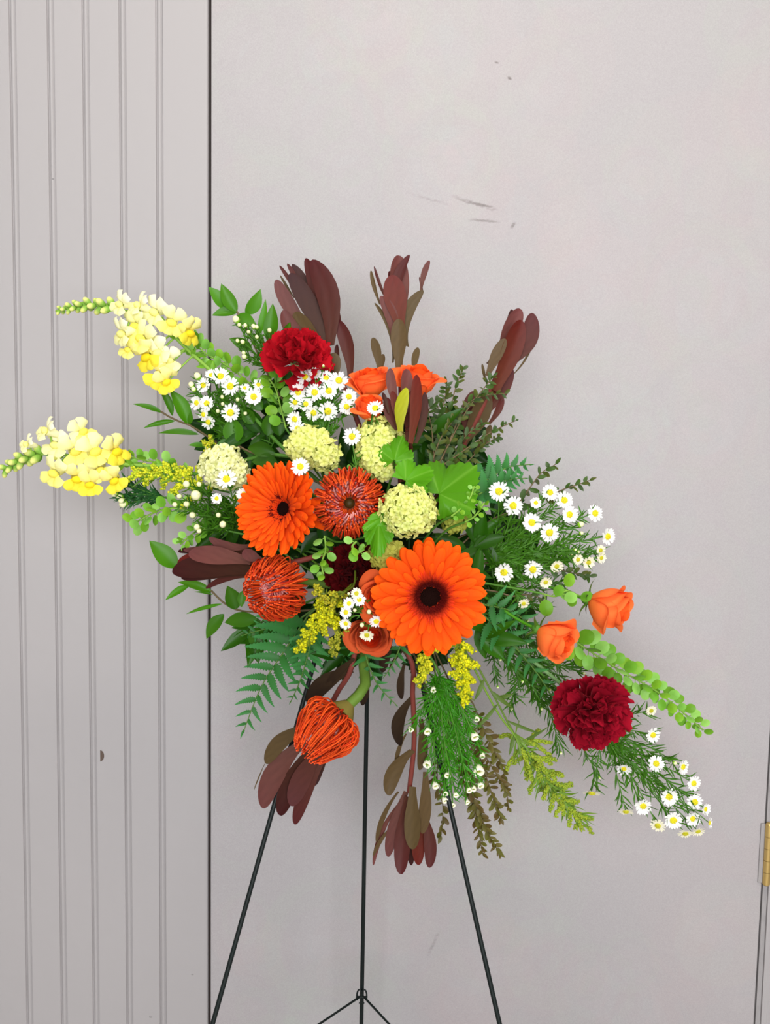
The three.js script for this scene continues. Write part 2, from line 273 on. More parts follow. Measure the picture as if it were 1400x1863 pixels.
// ------------------------------------------------------------------ gerberas
function gerbera(label, px, py, dz, Rpx, axis, el, stray, fine = 1) {
  const p = pos(px, py, dz), R = Rpx * mpp(p.z), g = thing('gerbera_daisy', label, 'gerbera', p);
  g.quaternion.copy(faceQ(axis));
  const c0 = lin(196, 22, 8), c1 = lin(255, 98, 8), r0 = 0.1 * R;
  const make = (L, w, n) => Array.from({ length: n }, () => blade(V(rr(-0.03, 0.03) * L, L, 0), w * rr(0.9, 1.1), { prof: 'petal', cup: rr(-0.5, -0.25), bowN: rr(0.0, 0.08), bowS: rr(-0.03, 0.03), ridge: 0.1, c0: vary(c0, 0.06), c1: vary(c1, 0.08), nu: 6, nv: 9 }));
  const rows = [[24, 0.9, 0.22, el - 0.16], [22, 0.89, 0.21, el - 0.03], [19, 0.8, 0.19, el + 0.08], [22, 0.56, 0.115, el + 0.2]].map(([n, l, w, e]) => [Math.round(n * fine), l, w / fine, e]);
  rows.forEach(([n, len, w, e], k) => {
    const set = make(len * R, w * R, 5);
    for (let i = 0; i < n; i++) {
      const a = ((i + k * 0.5 + rr(-0.2, 0.2)) / n) * 2 * PI, E = e + rr(-0.07, 0.07), d = V(Math.cos(a) * Math.cos(E), Math.sin(a) * Math.cos(E), Math.sin(E));
      part(g, 'petal', set[i % 5], petalMat, V(Math.cos(a) * r0, Math.sin(a) * r0, (k - 3) * 0.016 * R), basisQ(d, V(-Math.cos(a) * Math.sin(E), -Math.sin(a) * Math.sin(E), Math.cos(E))), rr(0.93, 1.05));
    }
  });
  const ring = [];
  for (let i = 0; i < 240; i++) {
    const a = i * 2.39996, f = (i / 240), L = lerp(0.3, 0.12, f) * R, E = lerp(el + 0.22, 1.1, f), r1 = lerp(0.22, 0.17, f) * R, d = V(Math.cos(a) * Math.cos(E), Math.sin(a) * Math.cos(E), Math.sin(E)).multiplyScalar(L * rr(0.8, 1.1));
    const b = blade(d, 0.034 * R, { prof: 'strap', face: V(0, 0, 1), cup: 0.5, c0: lin(92, 10, 6), c1: vary(mixc(lin(246, 70, 28), lin(96, 12, 6), smooth(f, 0.2, 0.75)), 0.2), nu: 2, nv: 3 }); b.translate(Math.cos(a) * r1, Math.sin(a) * r1, 0.055 * R); ring.push(b);
  }
  stuff(part(g, 'inner_florets', merge(ring), petalMat));
  const disc = [paint(new THREE.SphereGeometry(0.2 * R, 24, 10, 0, 2 * PI, 0, PI / 2).rotateX(PI / 2).scale(1.2, 1.2, 0.3), lin(20, 6, 4))];
  for (let i = 0; i < 150; i++) {
    const f = Math.sqrt((i + 0.5) / 150), a = i * 2.39996, c = new THREE.ConeGeometry(0.012 * R, 0.09 * R, 5); c.rotateX(PI / 2); c.translate(Math.cos(a) * 0.27 * R * f, Math.sin(a) * 0.27 * R * f, R * (0.04 + 0.09 * f * f));
    disc.push(paint(c, f > 0.82 ? vary(lin(84, 12, 6), 0.3) : vary(lin(36, 9, 5), 0.35)));
  }
  stuff(part(g, 'disc', merge(disc), mattMat));
  if (stray) { const a = stray, d = V(Math.cos(a), Math.sin(a), -0.1); part(g, 'petal', make(R * 1.02, 0.2 * R, 1)[0], petalMat, V(0, 0, -0.05 * R), basisQ(d, V(0, 0, 1))); }
  const cal = new THREE.CylinderGeometry(0.2 * R, 0.07 * R, 0.13 * R, 16, 2); cal.rotateX(PI / 2); cal.translate(0, 0, -0.09 * R); part(g, 'calyx', paint(cal, STEM), stemMat);
  stalk(g, p.clone().addScaledVector(axis.clone().normalize(), -0.13 * R), axis.clone().negate(), 0.0026, STEM);
  return g;
}
gerbera('large orange gerbera with dark centre, facing forward, lowest of the two gerberas', 782, 1085, 0.075, 108, V(0.02, 0.07, 1), 0.16);
gerbera('orange gerbera cupped and turned aside, beside the pincushion flower and a daisy', 517, 926, 0.05, 94, V(-0.48, 0.18, 0.86), 0.52, -0.35, 1.35);

// ------------------------------------------------------------------ pincushion flowers
function pincushion(label, px, py, dz, Rpx, axis, len, hole, via) {
  const p = pos(px, py, dz), R = Rpx * mpp(p.z), g = thing('pincushion_flower', label, 'pincushion flower', p);
  g.quaternion.copy(faceQ(axis));
  const styles = [], tips = [], coils = [], N = 210, ca = lin(196, 44, 14), cb = lin(244, 98, 34);
  for (let i = 0; i < N; i++) {
    const f = (i + 0.5) / N, a = i * 2.39996, ph = lerp(0.45, 1.9, Math.pow(f, 0.85)) + rr(-0.06, 0.06), Rr = R * rr(0.94, 1.04);
    const e = (r, t, z) => V(Math.cos(a + t) * r, Math.sin(a + t) * r, z), s = Math.sin(ph), c = Math.cos(ph), tw = rr(-0.1, 0.1);
    const pts = [e(0.28 * R * s, 0, 0.28 * R * c * len), e(0.75 * Rr * s, tw * 0.5, 0.62 * R * c * len + 0.05 * R), e(0.98 * Rr * Math.min(1, s * 1.02), tw, (0.8 * c + 0.28) * R * len), e(0.9 * Rr * s, tw * 1.5, (0.82 * c + 0.62) * R * len), e(0.72 * Rr * s, tw * 2, (0.8 * c + 0.86) * R * len)];
    styles.push(tube(pts, 0.029 * R, vary(mixc(ca, cb, rr(0, 1)), 0.2), 10, 5, 0.019 * R));
    tips.push(ball(pts[4], 0.026 * R, vary(lin(236, 84, 40), 0.15), 0));
  }
  for (let i = 0; i < 110; i++) {
    const a = i * 2.39996, f = Math.sqrt((i + 8) / 118), r = (hole ? lerp(0.26, 0.62, f) : lerp(0.05, 0.5, f)) * R, z = (0.98 - 0.35 * f) * R * len * 0.8, e = (q, t, h) => V(Math.cos(a + t) * q, Math.sin(a + t) * q, h);
    coils.push(tube([e(r * 0.8, 0, z * 0.5), e(r * 1.1, 0.1, z * 0.85), e(r * 0.95, 0.25, z * 1.06), e(r * 0.7, 0.35, z * 0.98)], 0.026 * R, vary(mixc(lin(214, 66, 66), lin(248, 186, 176), rr(0, 1)), 0.12), 7, 4));
  }
  stuff(part(g, 'styles', merge(styles), petalMat)); stuff(part(g, 'style_tips', merge(tips), budMat)); stuff(part(g, 'coiled_florets', merge(coils), petalMat));
  const core = new THREE.SphereGeometry(0.36 * R, 20, 14); core.scale(1, 1, len); part(g, 'receptacle', paint(core, lin(92, 42, 20)), stemMat);
  if (hole) part(g, 'centre', paint(new THREE.SphereGeometry(0.15 * R, 14, 10).translate(0, 0, 0.3 * R * len), lin(56, 42, 10)), stemMat);
  const cup = new THREE.CylinderGeometry(0.5 * R, 0.2 * R, 0.4 * R, 16); cup.rotateX(PI / 2); cup.translate(0, 0, -0.35 * R); part(g, 'calyx', paint(cup, lin(120, 110, 52)), stemMat);
  stalk(g, p.clone().addScaledVector(axis.clone().normalize(), -0.5 * R), axis.clone().negate(), via ? 0.007 : 0.0046, lin(92, 122, 44), 'stem', via && [pos(...via)]);
}
pincushion('red-orange pincushion flower facing forward with pale ring and olive hollow centre', 636, 915, 0.02, 66, V(0.0, 0.05, 1), 0.75, true);
pincushion('red-orange pincushion flower with pink centre beside the dark bract pointing left', 512, 1067, 0.045, 61, V(-0.42, 0.02, 0.9), 0.85, false);
pincushion('red-orange pincushion flower hanging on its thick green stem, seen from the side', 614, 1305, 0.1, 60, V(-0.62, -0.62, 0.42), 1.0, false, [662, 1196, -0.01]);

// ------------------------------------------------------------------ carnations
function fanPetal(R, ha, ruffle, c) {
  const ph = rr(0, 6), k = rr(4.5, 7), k2 = rr(9, 14), nu = 26;
  return grid(nu, 7, (u, v, p) => {
    const q = u * 2 - 1, a = q * ha * (0.35 + 0.65 * v), tooth = v > 0.99 ? (Math.round(u * nu) % 2) * 0.045 : 0, r = R * (v * (1 - 0.1 * q * q) - tooth + (v > 0.8 ? 0.02 * Math.sin(q * k2 + ph) : 0));
    p.set(Math.sin(a) * r, Math.cos(a) * r, ruffle * R * v * v * (Math.sin(q * k + ph) + 0.45 * Math.sin(q * k2 - ph)) + 0.18 * R * v * v * v);
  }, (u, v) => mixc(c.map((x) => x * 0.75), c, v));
}
function carnation(label, px, py, dz, Rpx, axis, c, n, el0 = -0.25) {
  const p = pos(px, py, dz), R = Rpx * mpp(p.z), g = thing('carnation', label, 'carnation', p), back = axis.clone().negate();
  g.quaternion.copy(faceQ(axis));
  const set = Array.from({ length: 8 }, () => fanPetal(R, rr(0.5, 0.75), rr(0.1, 0.17), vary(c, 0.1)));
  for (let i = 0; i < n; i++) {
    const t = i / (n - 1), a = i * 2.39996 + rr(-0.2, 0.2), E = lerp(el0, 1.35, Math.pow(t, 0.9)) + rr(-0.1, 0.1), d = V(Math.cos(a) * Math.cos(E), Math.sin(a) * Math.cos(E), Math.sin(E));
    part(g, 'petal', set[i % 8], velvetMat, V(Math.cos(a) * 0.03 * R, Math.sin(a) * 0.03 * R, -0.12 * R + t * 0.03 * R), basisQ(d, V(-Math.cos(a) * Math.sin(E) + rr(-0.25, 0.25), -Math.sin(a) * Math.sin(E) + rr(-0.25, 0.25), Math.cos(E))), lerp(1.0, 0.74, t) * rr(0.9, 1.06));
  }
  const cal = new THREE.LatheGeometry([[0.001, -0.62], [0.11, -0.6], [0.16, -0.45], [0.17, -0.2], [0.21, -0.05]].map(([x, y]) => new THREE.Vector2(x * R, y * R)), 14); cal.rotateX(PI / 2);
  part(g, 'calyx', paint(cal, lin(150, 176, 112)), stemMat);
  g.updateMatrixWorld(true);
  stalk(g, p.clone().addScaledVector(axis.clone().normalize(), -0.6 * R), back, 0.0027, lin(110, 146, 92));
  return g;
}
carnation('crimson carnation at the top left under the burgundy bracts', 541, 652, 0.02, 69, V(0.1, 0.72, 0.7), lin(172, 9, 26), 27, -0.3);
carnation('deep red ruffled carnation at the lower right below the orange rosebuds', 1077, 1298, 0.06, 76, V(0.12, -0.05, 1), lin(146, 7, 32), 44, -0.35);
carnation('carnation coloured dark red for shade, set deep between pincushion flower and large gerbera', 645, 1040, -0.03, 62, V(-0.05, -0.05, 1), lin(84, 4, 8), 34);  // darker red carries the shade around this deep-set bloom

// ------------------------------------------------------------------ roses
function rosePetal(R, Hh, span, flare, tuck, c) {
  const w = rr(0, 6), tipUp = rr(0.0, 0.1), lean = rr(0.06, 0.14), cs = rr(-0.3, 0.3);
  return grid(16, 14, (u, v0, p) => {
    const v = Math.sin((v0 * PI) / 2), q = u * 2 - 1, th = q * span, round = Math.sqrt(Math.max(0, 1 - Math.abs(q) ** 3.2)), vv = v * (0.35 + 0.65 * round);
    const cupR = 0.2 + 0.8 * Math.pow(Math.sin(Math.min(1, vv * 1.3) * PI / 2), 0.8) - tuck * Math.max(0, vv - 0.55), e = Math.max(0, (v - 0.72) / 0.28), curl = flare * e * e * (0.7 + 0.5 * Math.cos(q * 2.4 + cs));
    const r = R * (cupR * (1 + lean * q) + curl + 0.025 * v * Math.sin(q * 5 + w)), h = Hh * (vv + tipUp * v * v * (1 - Math.abs(q)) - 0.5 * curl * e * (R / Hh));
    p.set(Math.sin(th) * r, -Math.cos(th) * r, h);
  }, (u, v) => mixc(mixc(c, lin(255, 160, 40), 0.3), c, smooth(v, 0, 0.45)));
}
function rose(label, px, py, dz, Rpx, Hpx, axis, roll, flare, sepals, c = lin(255, 102, 34)) {
  const p = pos(px, py, dz), k = mpp(p.z), R = Rpx * k, Hh = Hpx * k, g = thing('rose', label, 'rose', p);
  g.quaternion.copy(faceQ(axis, roll));
  const layers = [[2, 0.13, 0.9, 2.4, 0.03, 0.1], [3, 0.24, 0.94, 1.7, 0.05, 0.3], [3, 0.36, 0.97, 1.5, 0.06, 0.35], [4, 0.5, 1.0, 1.25, 0.08, 0.35], [4, 0.66, 1.0, 1.2, 0.1 + 0.15 * flare, 0.3], [5, 0.82, 0.97, 1.0, 0.14 + 0.35 * flare, 0.2], [3, 0.94, 0.86, 0.95, 0.2 + 0.6 * flare, 0.1]];
  layers.forEach(([n, r, h, span, fl, tuck], i) => { for (let j = 0; j < n; j++) { const geo = rosePetal(R * r * rr(0.96, 1.05), Hh * h * rr(0.9, 1.04), span * rr(0.85, 1.1), fl * rr(0.6, 1.4), tuck, vary(mixc(c, i < 4 ? lin(240, 66, 12) : lin(255, 146, 84), i < 4 ? 0.5 : 0.3), 0.06)); part(g, 'petal', geo, petalMat, undefined, new THREE.Quaternion().setFromAxisAngle(V(0, 0, 1), (j / n) * 2 * PI + i * 1.1 + rr(-0.2, 0.2))); } });
  const hip = new THREE.SphereGeometry(0.26 * R, 14, 10); hip.scale(1, 1, 1.1); hip.translate(0, 0, -0.12 * R); part(g, 'hip', paint(hip, STEM), stemMat);
  for (let i = 0; i < sepals; i++) { const a = (i / sepals) * 2 * PI + 0.6, d = V(Math.cos(a), Math.sin(a), rr(-0.35, 0.35)).multiplyScalar(R * rr(0.8, 1.1)); part(g, 'sepal', blade(d, 0.26 * R, { prof: 'needle', bowN: -0.15, face: V(0, 0, 1), cup: 0.4, c0: GREEN, c1: OLIVE }), leafMat, V(0, 0, 0.02 * R)); }
  stalk(g, p.clone().addScaledVector(axis.clone().normalize(), -0.25 * R), axis.clone().negate(), 0.0021, GREEN);
  return g;
}
rose('orange rose at the left of the pair behind the short yellow-green bract', 676, 722, 0.0, 36, 52, V(-0.14, 0.9, 0.3), 0.3, 0.25, 4);
rose('orange rose at the right of the pair, its pointed petal reaching right', 754, 722, 0.0, 36, 54, V(0.14, 0.9, 0.3), 1.2, 0.4, 4);
rose('orange rose tucked low beside the dense daisy cluster, below the rose pair', 674, 764, 0.02, 28, 44, V(-0.1, 0.88, 0.4), 0.9, 0.25, 0);
rose('orange rosebud higher at the right edge, curled sepal trailing beneath it', 1072, 1092, 0.03, 40, 72, V(0.84, -0.2, 0.52), 0.7, 0.2, 5, lin(255, 120, 50));
rose('orange rosebud just above the lower right carnation, beside the green seed pods', 980, 1147, 0.05, 37, 66, V(0.74, -0.3, 0.6), 0.2, 0.2, 5, lin(255, 116, 46));
rose('orange rose darkened for shade beneath the small cream daisies at the bottom centre', 676, 1140, -0.01, 37, 46, V(-0.1, -0.3, 0.95), 0.4, 0.2, 0, lin(188, 40, 6));  // darker petals put the shade over this rose into its colour
rose('orange rose half hidden behind the left rim of the large gerbera', 700, 1083, 0.02, 37, 44, V(-0.35, 0.05, 0.94), 1.3, 0.3, 0, lin(214, 56, 10));

// ------------------------------------------------------------------ snowball viburnum
function floretGeo(r, c0, c1, cup) {
  const list = [];
  for (let i = 0; i < 5; i++) { const a = (i / 5) * 2 * PI + rr(-0.15, 0.15), d = V(Math.cos(a), Math.sin(a), cup * rr(0.5, 1.4)).multiplyScalar(r); list.push(blade(d, r * 1.0, { prof: 'petal', face: V(0, 0, 1), cup: -0.35, bowN: 0.12, wave: 0.15, c0, c1, nu: 3, nv: 5 })); }
  list.push(ball(V(0, 0, 0.02 * r), r * 0.16, mixc(c0, [0.4, 0.5, 0.08], 0.5), 0));
  return merge(list);
}
function snowball(label, lobes, fpx, c0, c1) {
  const ctr = pos(...lobes[0]), k = mpp(ctr.z), g = thing('viburnum_snowball', label, 'viburnum', ctr), fr = fpx * k;
  const geos = Array.from({ length: 6 }, () => floretGeo(fr, vary(c0, 0.1), vary(c1, 0.1), rr(0.15, 0.5)));
  lobes.forEach(([x, y, dz, Rpx, sy = 1], li) => {
    const q = pos(x, y, dz).sub(ctr), R = Rpx * k, N = Math.min(150, Math.round((5.2 * R * R) / (fr * fr)));
    for (let i = 0; i < N; i++) {
      const z = 1 - (1.72 * (i + 0.5)) / N, s = Math.sqrt(1 - z * z), a = i * 2.39996, n = V(Math.cos(a) * s, Math.sin(a) * s * sy, z), pp = n.clone().multiplyScalar(R * rr(0.8, 1.04)).add(q);
      if (lobes.some(([x2, y2, d2, R2], lj) => lj !== li && pos(x2, y2, d2).sub(ctr).distanceTo(pp) < R2 * k * 0.85)) continue;
      n.add(V(rr(-0.5, 0.5), rr(-0.5, 0.5), rr(-0.2, 0.5))); part(g, 'floret', geos[i % 6], petalMat, pp, faceQ(n, rr(0, 6)), rr(0.85, 1.12));
    }
    part(g, 'flower_core', paint(new THREE.SphereGeometry(R * 0.78, 18, 14).scale(1, sy, 1).translate(q.x, q.y, q.z), lin(150, 158, 74)), mattMat);
  });
  stalk(g, ctr.clone().add(V(0, 0, -lobes[0][3] * k * 0.7)), V(0, 0, -1), 0.0022, STEM);
}
const VI0 = lin(206, 212, 90), VI1 = lin(238, 242, 160);
snowball('round pale green snowball bloom directly above the large gerbera', [[742, 930, 0.055, 52, 0.85]], 8.8, VI0, VI1);
snowball('large pale green snowball bloom behind the lobed bright green leaf', [[692, 806, 0.02, 44], [690, 838, 0.02, 34]], 9, VI0, VI1);
snowball('pale green snowball bloom under the dense white daisy cluster', [[562, 812, 0.02, 42, 0.9], [590, 828, 0.02, 28]], 9, VI0, VI1);
snowball('creamy snowball bloom at the left of the turned gerbera', [[404, 848, 0.035, 38], [425, 862, 0.03, 26]], 9, lin(222, 222, 130), lin(248, 248, 200));
snowball('small snowball bloom darkened for shade under the largest lobed leaf', [[826, 944, 0.0, 24]], 10, lin(160, 170, 60), lin(186, 194, 86));  // darker florets, the shade under the leaf put into their colour
snowball('small yellow-green snowball bloom behind the top left of the large gerbera', [[702, 1008, -0.005, 30]], 10, lin(186, 186, 72), lin(206, 204, 96));

// ------------------------------------------------------------------ burgundy conebushes: [tip x, tip y, base x, base y, width, colour, bow, depth of tip, depth of base]
const PAL = { b: BURG, d: DARKB, o: OLIVEB, r: ROSY, y: YGREEN, k: BLACKB, e: REDB };
function conebush(label, cr, s, baseXY, dz, leaves, path) {
  const g = thing('conebush_stem', label, 'conebush', pos(...cr(...baseXY), dz));
  leaves.forEach(([tx, ty, bx, by, w, col, bow = 0, dt = 0, db = 0]) => {
    const p0 = pos(...cr(bx, by), dz + db), p1 = pos(...cr(tx, ty), dz + dt), k = mpp(p0.z) / s, c = vary(PAL[col], 0.12);
    const geo = blade(p1.sub(p0), w * k * 1.08, { prof: 'lance', bowS: bow, bowN: rr(-0.06, 0.02), cup: rr(-0.22, 0.22), fold: 0.1, mottle: 0.1, face: V(rr(-0.3, 0.3), rr(-0.2, 0.3), 1), c0: mixc(c, OLIVEB, 0.4), c1: c, nu: 8, nv: 16 });
    part(g, 'bract', geo, bractMat, p0.sub(g.position));
  });
  const pts = path.map(([x, y, d = 0]) => pos(...cr(x, y), dz + d)); pts.push(intoFoam());
  part(g, 'stem', tube(pts.map((p) => p.sub(g.position)), 0.0034, lin(112, 52, 44), 20, 8), stemMat);
}
const c1 = crop(0, 480, 3.5), c2 = crop(360, 440, 4.118), c3 = crop(620, 440, 3.684), cE = crop(240, 920, 5.833), cF = crop(400, 1060, 4.05), c8 = crop(660, 1140, 3.333);
conebush('tall burgundy conebush at the top left, leaning behind the crimson carnation', c2, 4.118, [1000, 930], -0.02, [
  [615, 250, 720, 420, 18, 'o', 0, -0.02, -0.02], [610, 178, 760, 430, 28, 'b', 0.03, -0.02, -0.02], [668, 163, 780, 410, 34, 'b', 0.04, -0.015, -0.015], [705, 168, 870, 460, 62, 'd', 0.05, -0.02, -0.02],
  [808, 122, 920, 640, 85, 'b', 0.04, -0.01, -0.01], [582, 285, 850, 700, 100, 'r', -0.04, 0.005, 0], [690, 235, 960, 760, 130, 'd', 0.03, 0.012, 0.005], [858, 132, 985, 780, 165, 'b', 0.1, 0.02, 0.005],
  [632, 515, 900, 800, 110, 'r', -0.12, 0.015, 0.01], [720, 530, 930, 800, 110, 'o', 0, 0.01, 0.01], [1018, 425, 1075, 700, 34, 'b', 0.02, -0.005, 0], [1042, 582, 1140, 1010, 100, 'b', 0.06, 0.01, 0.0], [1040, 768, 1060, 920, 34, 'd', -0.05],
  [1010, 830, 1040, 1000, 74, 'o', 0.05, 0.012, 0.005], [885, 880, 1000, 990, 60, 'd', 0.05, 0.0, 0]], [[960, 760], [1000, 930], [1090, 1080]]);
conebush('upright burgundy conebush at the top centre, rising behind the orange roses', c3, 3.684, [390, 700], -0.03, [
  [200, 192, 262, 420, 26, 'o', -0.03, 0, 0], [222, 164, 320, 420, 20, 'b', -0.02], [457, 86, 430, 560, 66, 'b', -0.16, 0, 0], [385, 90, 395, 560, 125, 'r', 0.0, -0.01, 0], [325, 195, 385, 520, 60, 'b', 0.05, -0.01],
  [338, 222, 400, 580, 140, 'e', 0, 0.012, 0.008], [592, 124, 535, 330, 38, 'r', -0.05], [525, 235, 550, 340, 14, 'b'], [548, 322, 440, 700, 78, 'o', -0.14, 0.005, 0], [268, 362, 350, 670, 82, 'r', 0.1, 0.008, 0.004],
  [224, 408, 348, 810, 30, 'o', 0.1, 0, 0], [386, 516, 388, 850, 98, 'o', 0, 0.018, 0.01], [214, 642, 255, 850, 58, 'o', 0.03, 0, 0], [280, 752, 275, 850, 36, 'o'], [516, 708, 485, 870, 46, 'o', -0.03]], [[395, 520], [390, 700], [400, 900]]);
conebush('burgundy conebush at the top right, rising from the small-leaved eucalyptus', c3, 3.684, [1000, 980], -0.03, [
  [1200, 448, 1060, 820, 112, 'r', -0.03, -0.01, 0], [1146, 452, 985, 820, 66, 'd', 0.1, -0.01, 0], [1288, 478, 1110, 830, 118, 'b', 0.12, 0, 0], [1208, 525, 1030, 1000, 138, 'e', 0.03, 0.012, 0.008], [1100, 648, 980, 900, 72, 'o', -0.02, 0.015, 0.01],
  [1286, 676, 1140, 900, 14, 'o', 0.06], [1150, 852, 985, 1140, 62, 'b', 0.06, 0, 0], [945, 818, 968, 940, 20, 'o'], [1085, 1040, 990, 1220, 44, 'b', 0.06], [888, 1000, 850, 1330, 86, 'b', -0.06, 0, 0], [985, 1000, 820, 1340, 130, 'o', 0.06, 0.005, 0.005],
  [1004, 1228, 890, 1420, 54, 'o', 0.06, 0, 0], [1040, 960, 960, 1180, 70, 'e', 0.03]], [[1060, 850], [1000, 1000], [860, 1290], [760, 1500]]);
conebush('short conebush in front of the orange roses with one yellow-green bract', c3, 3.684, [450, 1330], 0.065, [
  [328, 848, 385, 1130, 64, 'r', -0.04, -0.005, 0], [442, 853, 430, 1140, 84, 'r', 0.0, -0.008, 0], [434, 978, 398, 1270, 86, 'y', -0.05, 0.02, 0.02], [509, 890, 465, 1350, 82, 'e', 0.02, 0.008, 0.01], [562, 1008, 500, 1350, 54, 'd', 0.05, 0, 0],
  [306, 1045, 375, 1260, 64, 'b', -0.06, 0, 0], [345, 1000, 400, 1250, 60, 'e', 0, 0.004, 0.004], [470, 1000, 450, 1330, 90, 'b', 0, 0, 0], [280, 1010, 320, 1150, 30, 'd']], [[450, 1250], [450, 1330, -0.03], [460, 1430, -0.1]]);
conebush('plump dark burgundy conebush lying sideways, pointing left over green leaves', cE, 5.833, [1330, 600], 0.03, [
  [488, 485, 760, 540, 66, 'd', 0.08, -0.01, 0], [545, 472, 1000, 410, 76, 'r', -0.05, 0.005, 0], [815, 345, 1260, 420, 96, 'r', -0.1, 0.008, 0.0], [480, 610, 1250, 620, 230, 'e', 0.02, 0.005, 0], [425, 700, 1290, 700, 240, 'd', 0.05, 0.012, 0.005], [520, 760, 1290, 720, 170, 'd', 0.06, 0.004, 0],
  [600, 508, 1260, 590, 185, 'r', 0.02, 0.03, 0.012], [780, 878, 1280, 760, 66, 'b', 0.08, 0, 0], [1170, 490, 1380, 580, 120, 'r', 0, 0.03, 0.02], [620, 480, 1280, 470, 110, 'd', -0.05, 0, 0], [700, 640, 1300, 660, 200, 'd', 0.05, -0.015, -0.01]], [[1100, 600], [1330, 600], [1600, 620]]);
conebush('drooping burgundy conebush hanging below the side-on pincushion flower', cF, 4.05, [720, 1080], 0.02, [
  [312, 1662, 640, 1160, 155, 'r', 0.1, 0.008, 0], [440, 1715, 690, 1200, 130, 'd', 0.05, 0, 0], [522, 1645, 740, 1220, 140, 'b', 0.04, 0.014, 0.006], [550, 1782, 790, 1240, 95, 'b', 0.04, 0.004, 0], [334, 1332, 640, 1060, 112, 'o', 0.1, 0.012, 0.01],
  [250, 1528, 330, 1335, 9, 'o', 0.02], [696, 1495, 810, 1240, 66, 'd', 0.06, 0, -0.005], [640, 890, 970, 640, 125, 'k', 0.08, 0, 0], [788, 762, 990, 560, 56, 'k', 0.04, 0, 0], [1048, 905, 1050, 660, 66, 'k', -0.05, 0, 0], [400, 1660, 680, 1240, 100, 'd', 0, -0.01, 0]], [[720, 1080], [870, 800], [970, 620]]);
conebush('burgundy conebush hanging lowest of all, tips pointing straight down', c8, 3.333, [300, 960], 0.0, [
  [228, 1502, 275, 1030, 96, 'b', 0.02, 0.014, 0.006], [150, 1396, 262, 1000, 72, 'r', 0.03, 0.004, 0], [62, 1448, 230, 1060, 32, 'r', 0.06, -0.004, 0], [60, 1392, 185, 1200, 24, 'o', 0.05], [300, 1350, 302, 970, 96, 'o', 0, 0.02, 0.012], [338, 1446, 330, 1120, 80, 'e', 0, 0.004, 0], [404, 1462, 365, 1130, 74, 'b', -0.06, 0.008, 0], [292, 1448, 290, 1150, 50, 'd', 0, -0.01, 0],
  [362, 1255, 378, 880, 74, 'o', -0.02, 0.012, 0.008], [80, 1308, 215, 1000, 32, 'o', 0.06], [150, 1022, 300, 750, 92, 'o', 0.1, 0.01, 0.005], [222, 722, 300, 430, 78, 'k', 0.12, 0, 0], [198, 855, 262, 650, 26, 'o', 0.06], [345, 870, 350, 560, 64, 'o', -0.05, 0, 0],
  [118, 278, 175, 60, 64, 'k', 0.03, 0, 0], [234, 440, 250, 230, 46, 'k', 0.05, 0, 0], [160, 255, 270, 130, 16, 'k', 0.08]], [[280, 1000], [310, 700], [300, 400], [290, 200]]);

// ------------------------------------------------------------------ ruscus branches, each leaf traced from tip to base
function ruscus(label, cr, s, dz, leaves, path, name = 'ruscus_branch', cat = 'ruscus', colr = GREEN) {
  const pts = path.map(([x, y, d = 0]) => pos(...cr(x, y), dz + d)), g = thing(name, label, cat, pts[0].clone());
  leaves.forEach(([bx, by, tx, ty, w, dark = 0, bow = 0.04, dt = 0.008]) => {
    const p0 = pos(...cr(bx, by), dz), p1 = pos(...cr(tx, ty), dz + dt), k = mpp(p0.z) / s, c = vary(mixc(colr, DEEP, dark), 0.12);
    part(g, 'leaf', blade(p1.sub(p0), w * k * 1.05, { prof: 'ovate', bowS: bow, bowN: rr(-0.02, 0.08), cup: rr(0.1, 0.35), fold: rr(0, 0.25), face: V(rr(-0.4, 0.4), rr(0, 0.6), 1), c0: c, c1: mixc(c, LIME, 0.12), nu: 6, nv: 12 }), glossLeafMat, p0.sub(g.position));
  });
  pts.push(intoFoam());
  part(g, 'stem', tube(pts.map((p) => p.sub(g.position)), 0.0014, BROWNSTEM, 24, 6), stemMat);
}
ruscus('glossy green ruscus branch at the top left beside the crimson carnation', c2, 4.118, -0.01, [
  [210, 505, 78, 338, 92], [290, 525, 174, 312, 98, 0, -0.05], [292, 530, 104, 552, 82], [358, 545, 468, 354, 96, 0, 0.08], [452, 700, 506, 428, 56], [530, 750, 560, 462, 108, 0.2], [295, 545, 440, 640, 104, 0.3], [405, 805, 233, 724, 80, 0.2], [630, 720, 690, 600, 62, 0.2]],
  [[290, 520], [380, 690], [460, 860], [560, 1060]]);
ruscus('slender-leaved ruscus branch reaching left between the two yellow snapdragons', c1, 3.5, -0.02, [
  [1035, 948, 845, 893, 36, 0.2], [1098, 968, 1000, 774, 46, 0.3, 0.08], [1195, 1020, 1080, 800, 92, 0.1, 0.06], [1115, 1000, 912, 1046, 32, 0.1], [1265, 1086, 1008, 1079, 40, 0.2], [1205, 1020, 1215, 935, 34, 0.2], [1310, 1160, 1198, 1155, 36, 0.1]],
  [[1020, 938], [1110, 992], [1200, 1024], [1330, 1105], [1500, 1230]]);
ruscus('dark green ruscus branch at the lower left under the sideways conebush', cE, 5.833, -0.02, [
  [480, 660, 184, 372, 200, 0.1, 0.0], [610, 845, 352, 1004, 76], [850, 915, 488, 812, 92], [858, 945, 660, 915, 26, 0.2], [955, 1042, 572, 1152, 42], [975, 1150, 790, 1412, 134, 0.4, 0.05], [1330, 1200, 982, 1240, 160, 0.6], [1105, 1100, 1010, 850, 170, 0.5], [1180, 900, 1160, 1080, 90, 0.3]],
  [[840, 900], [960, 1020], [1100, 1100], [1350, 1130]]);
const c4 = crop(320, 620, 6.364);
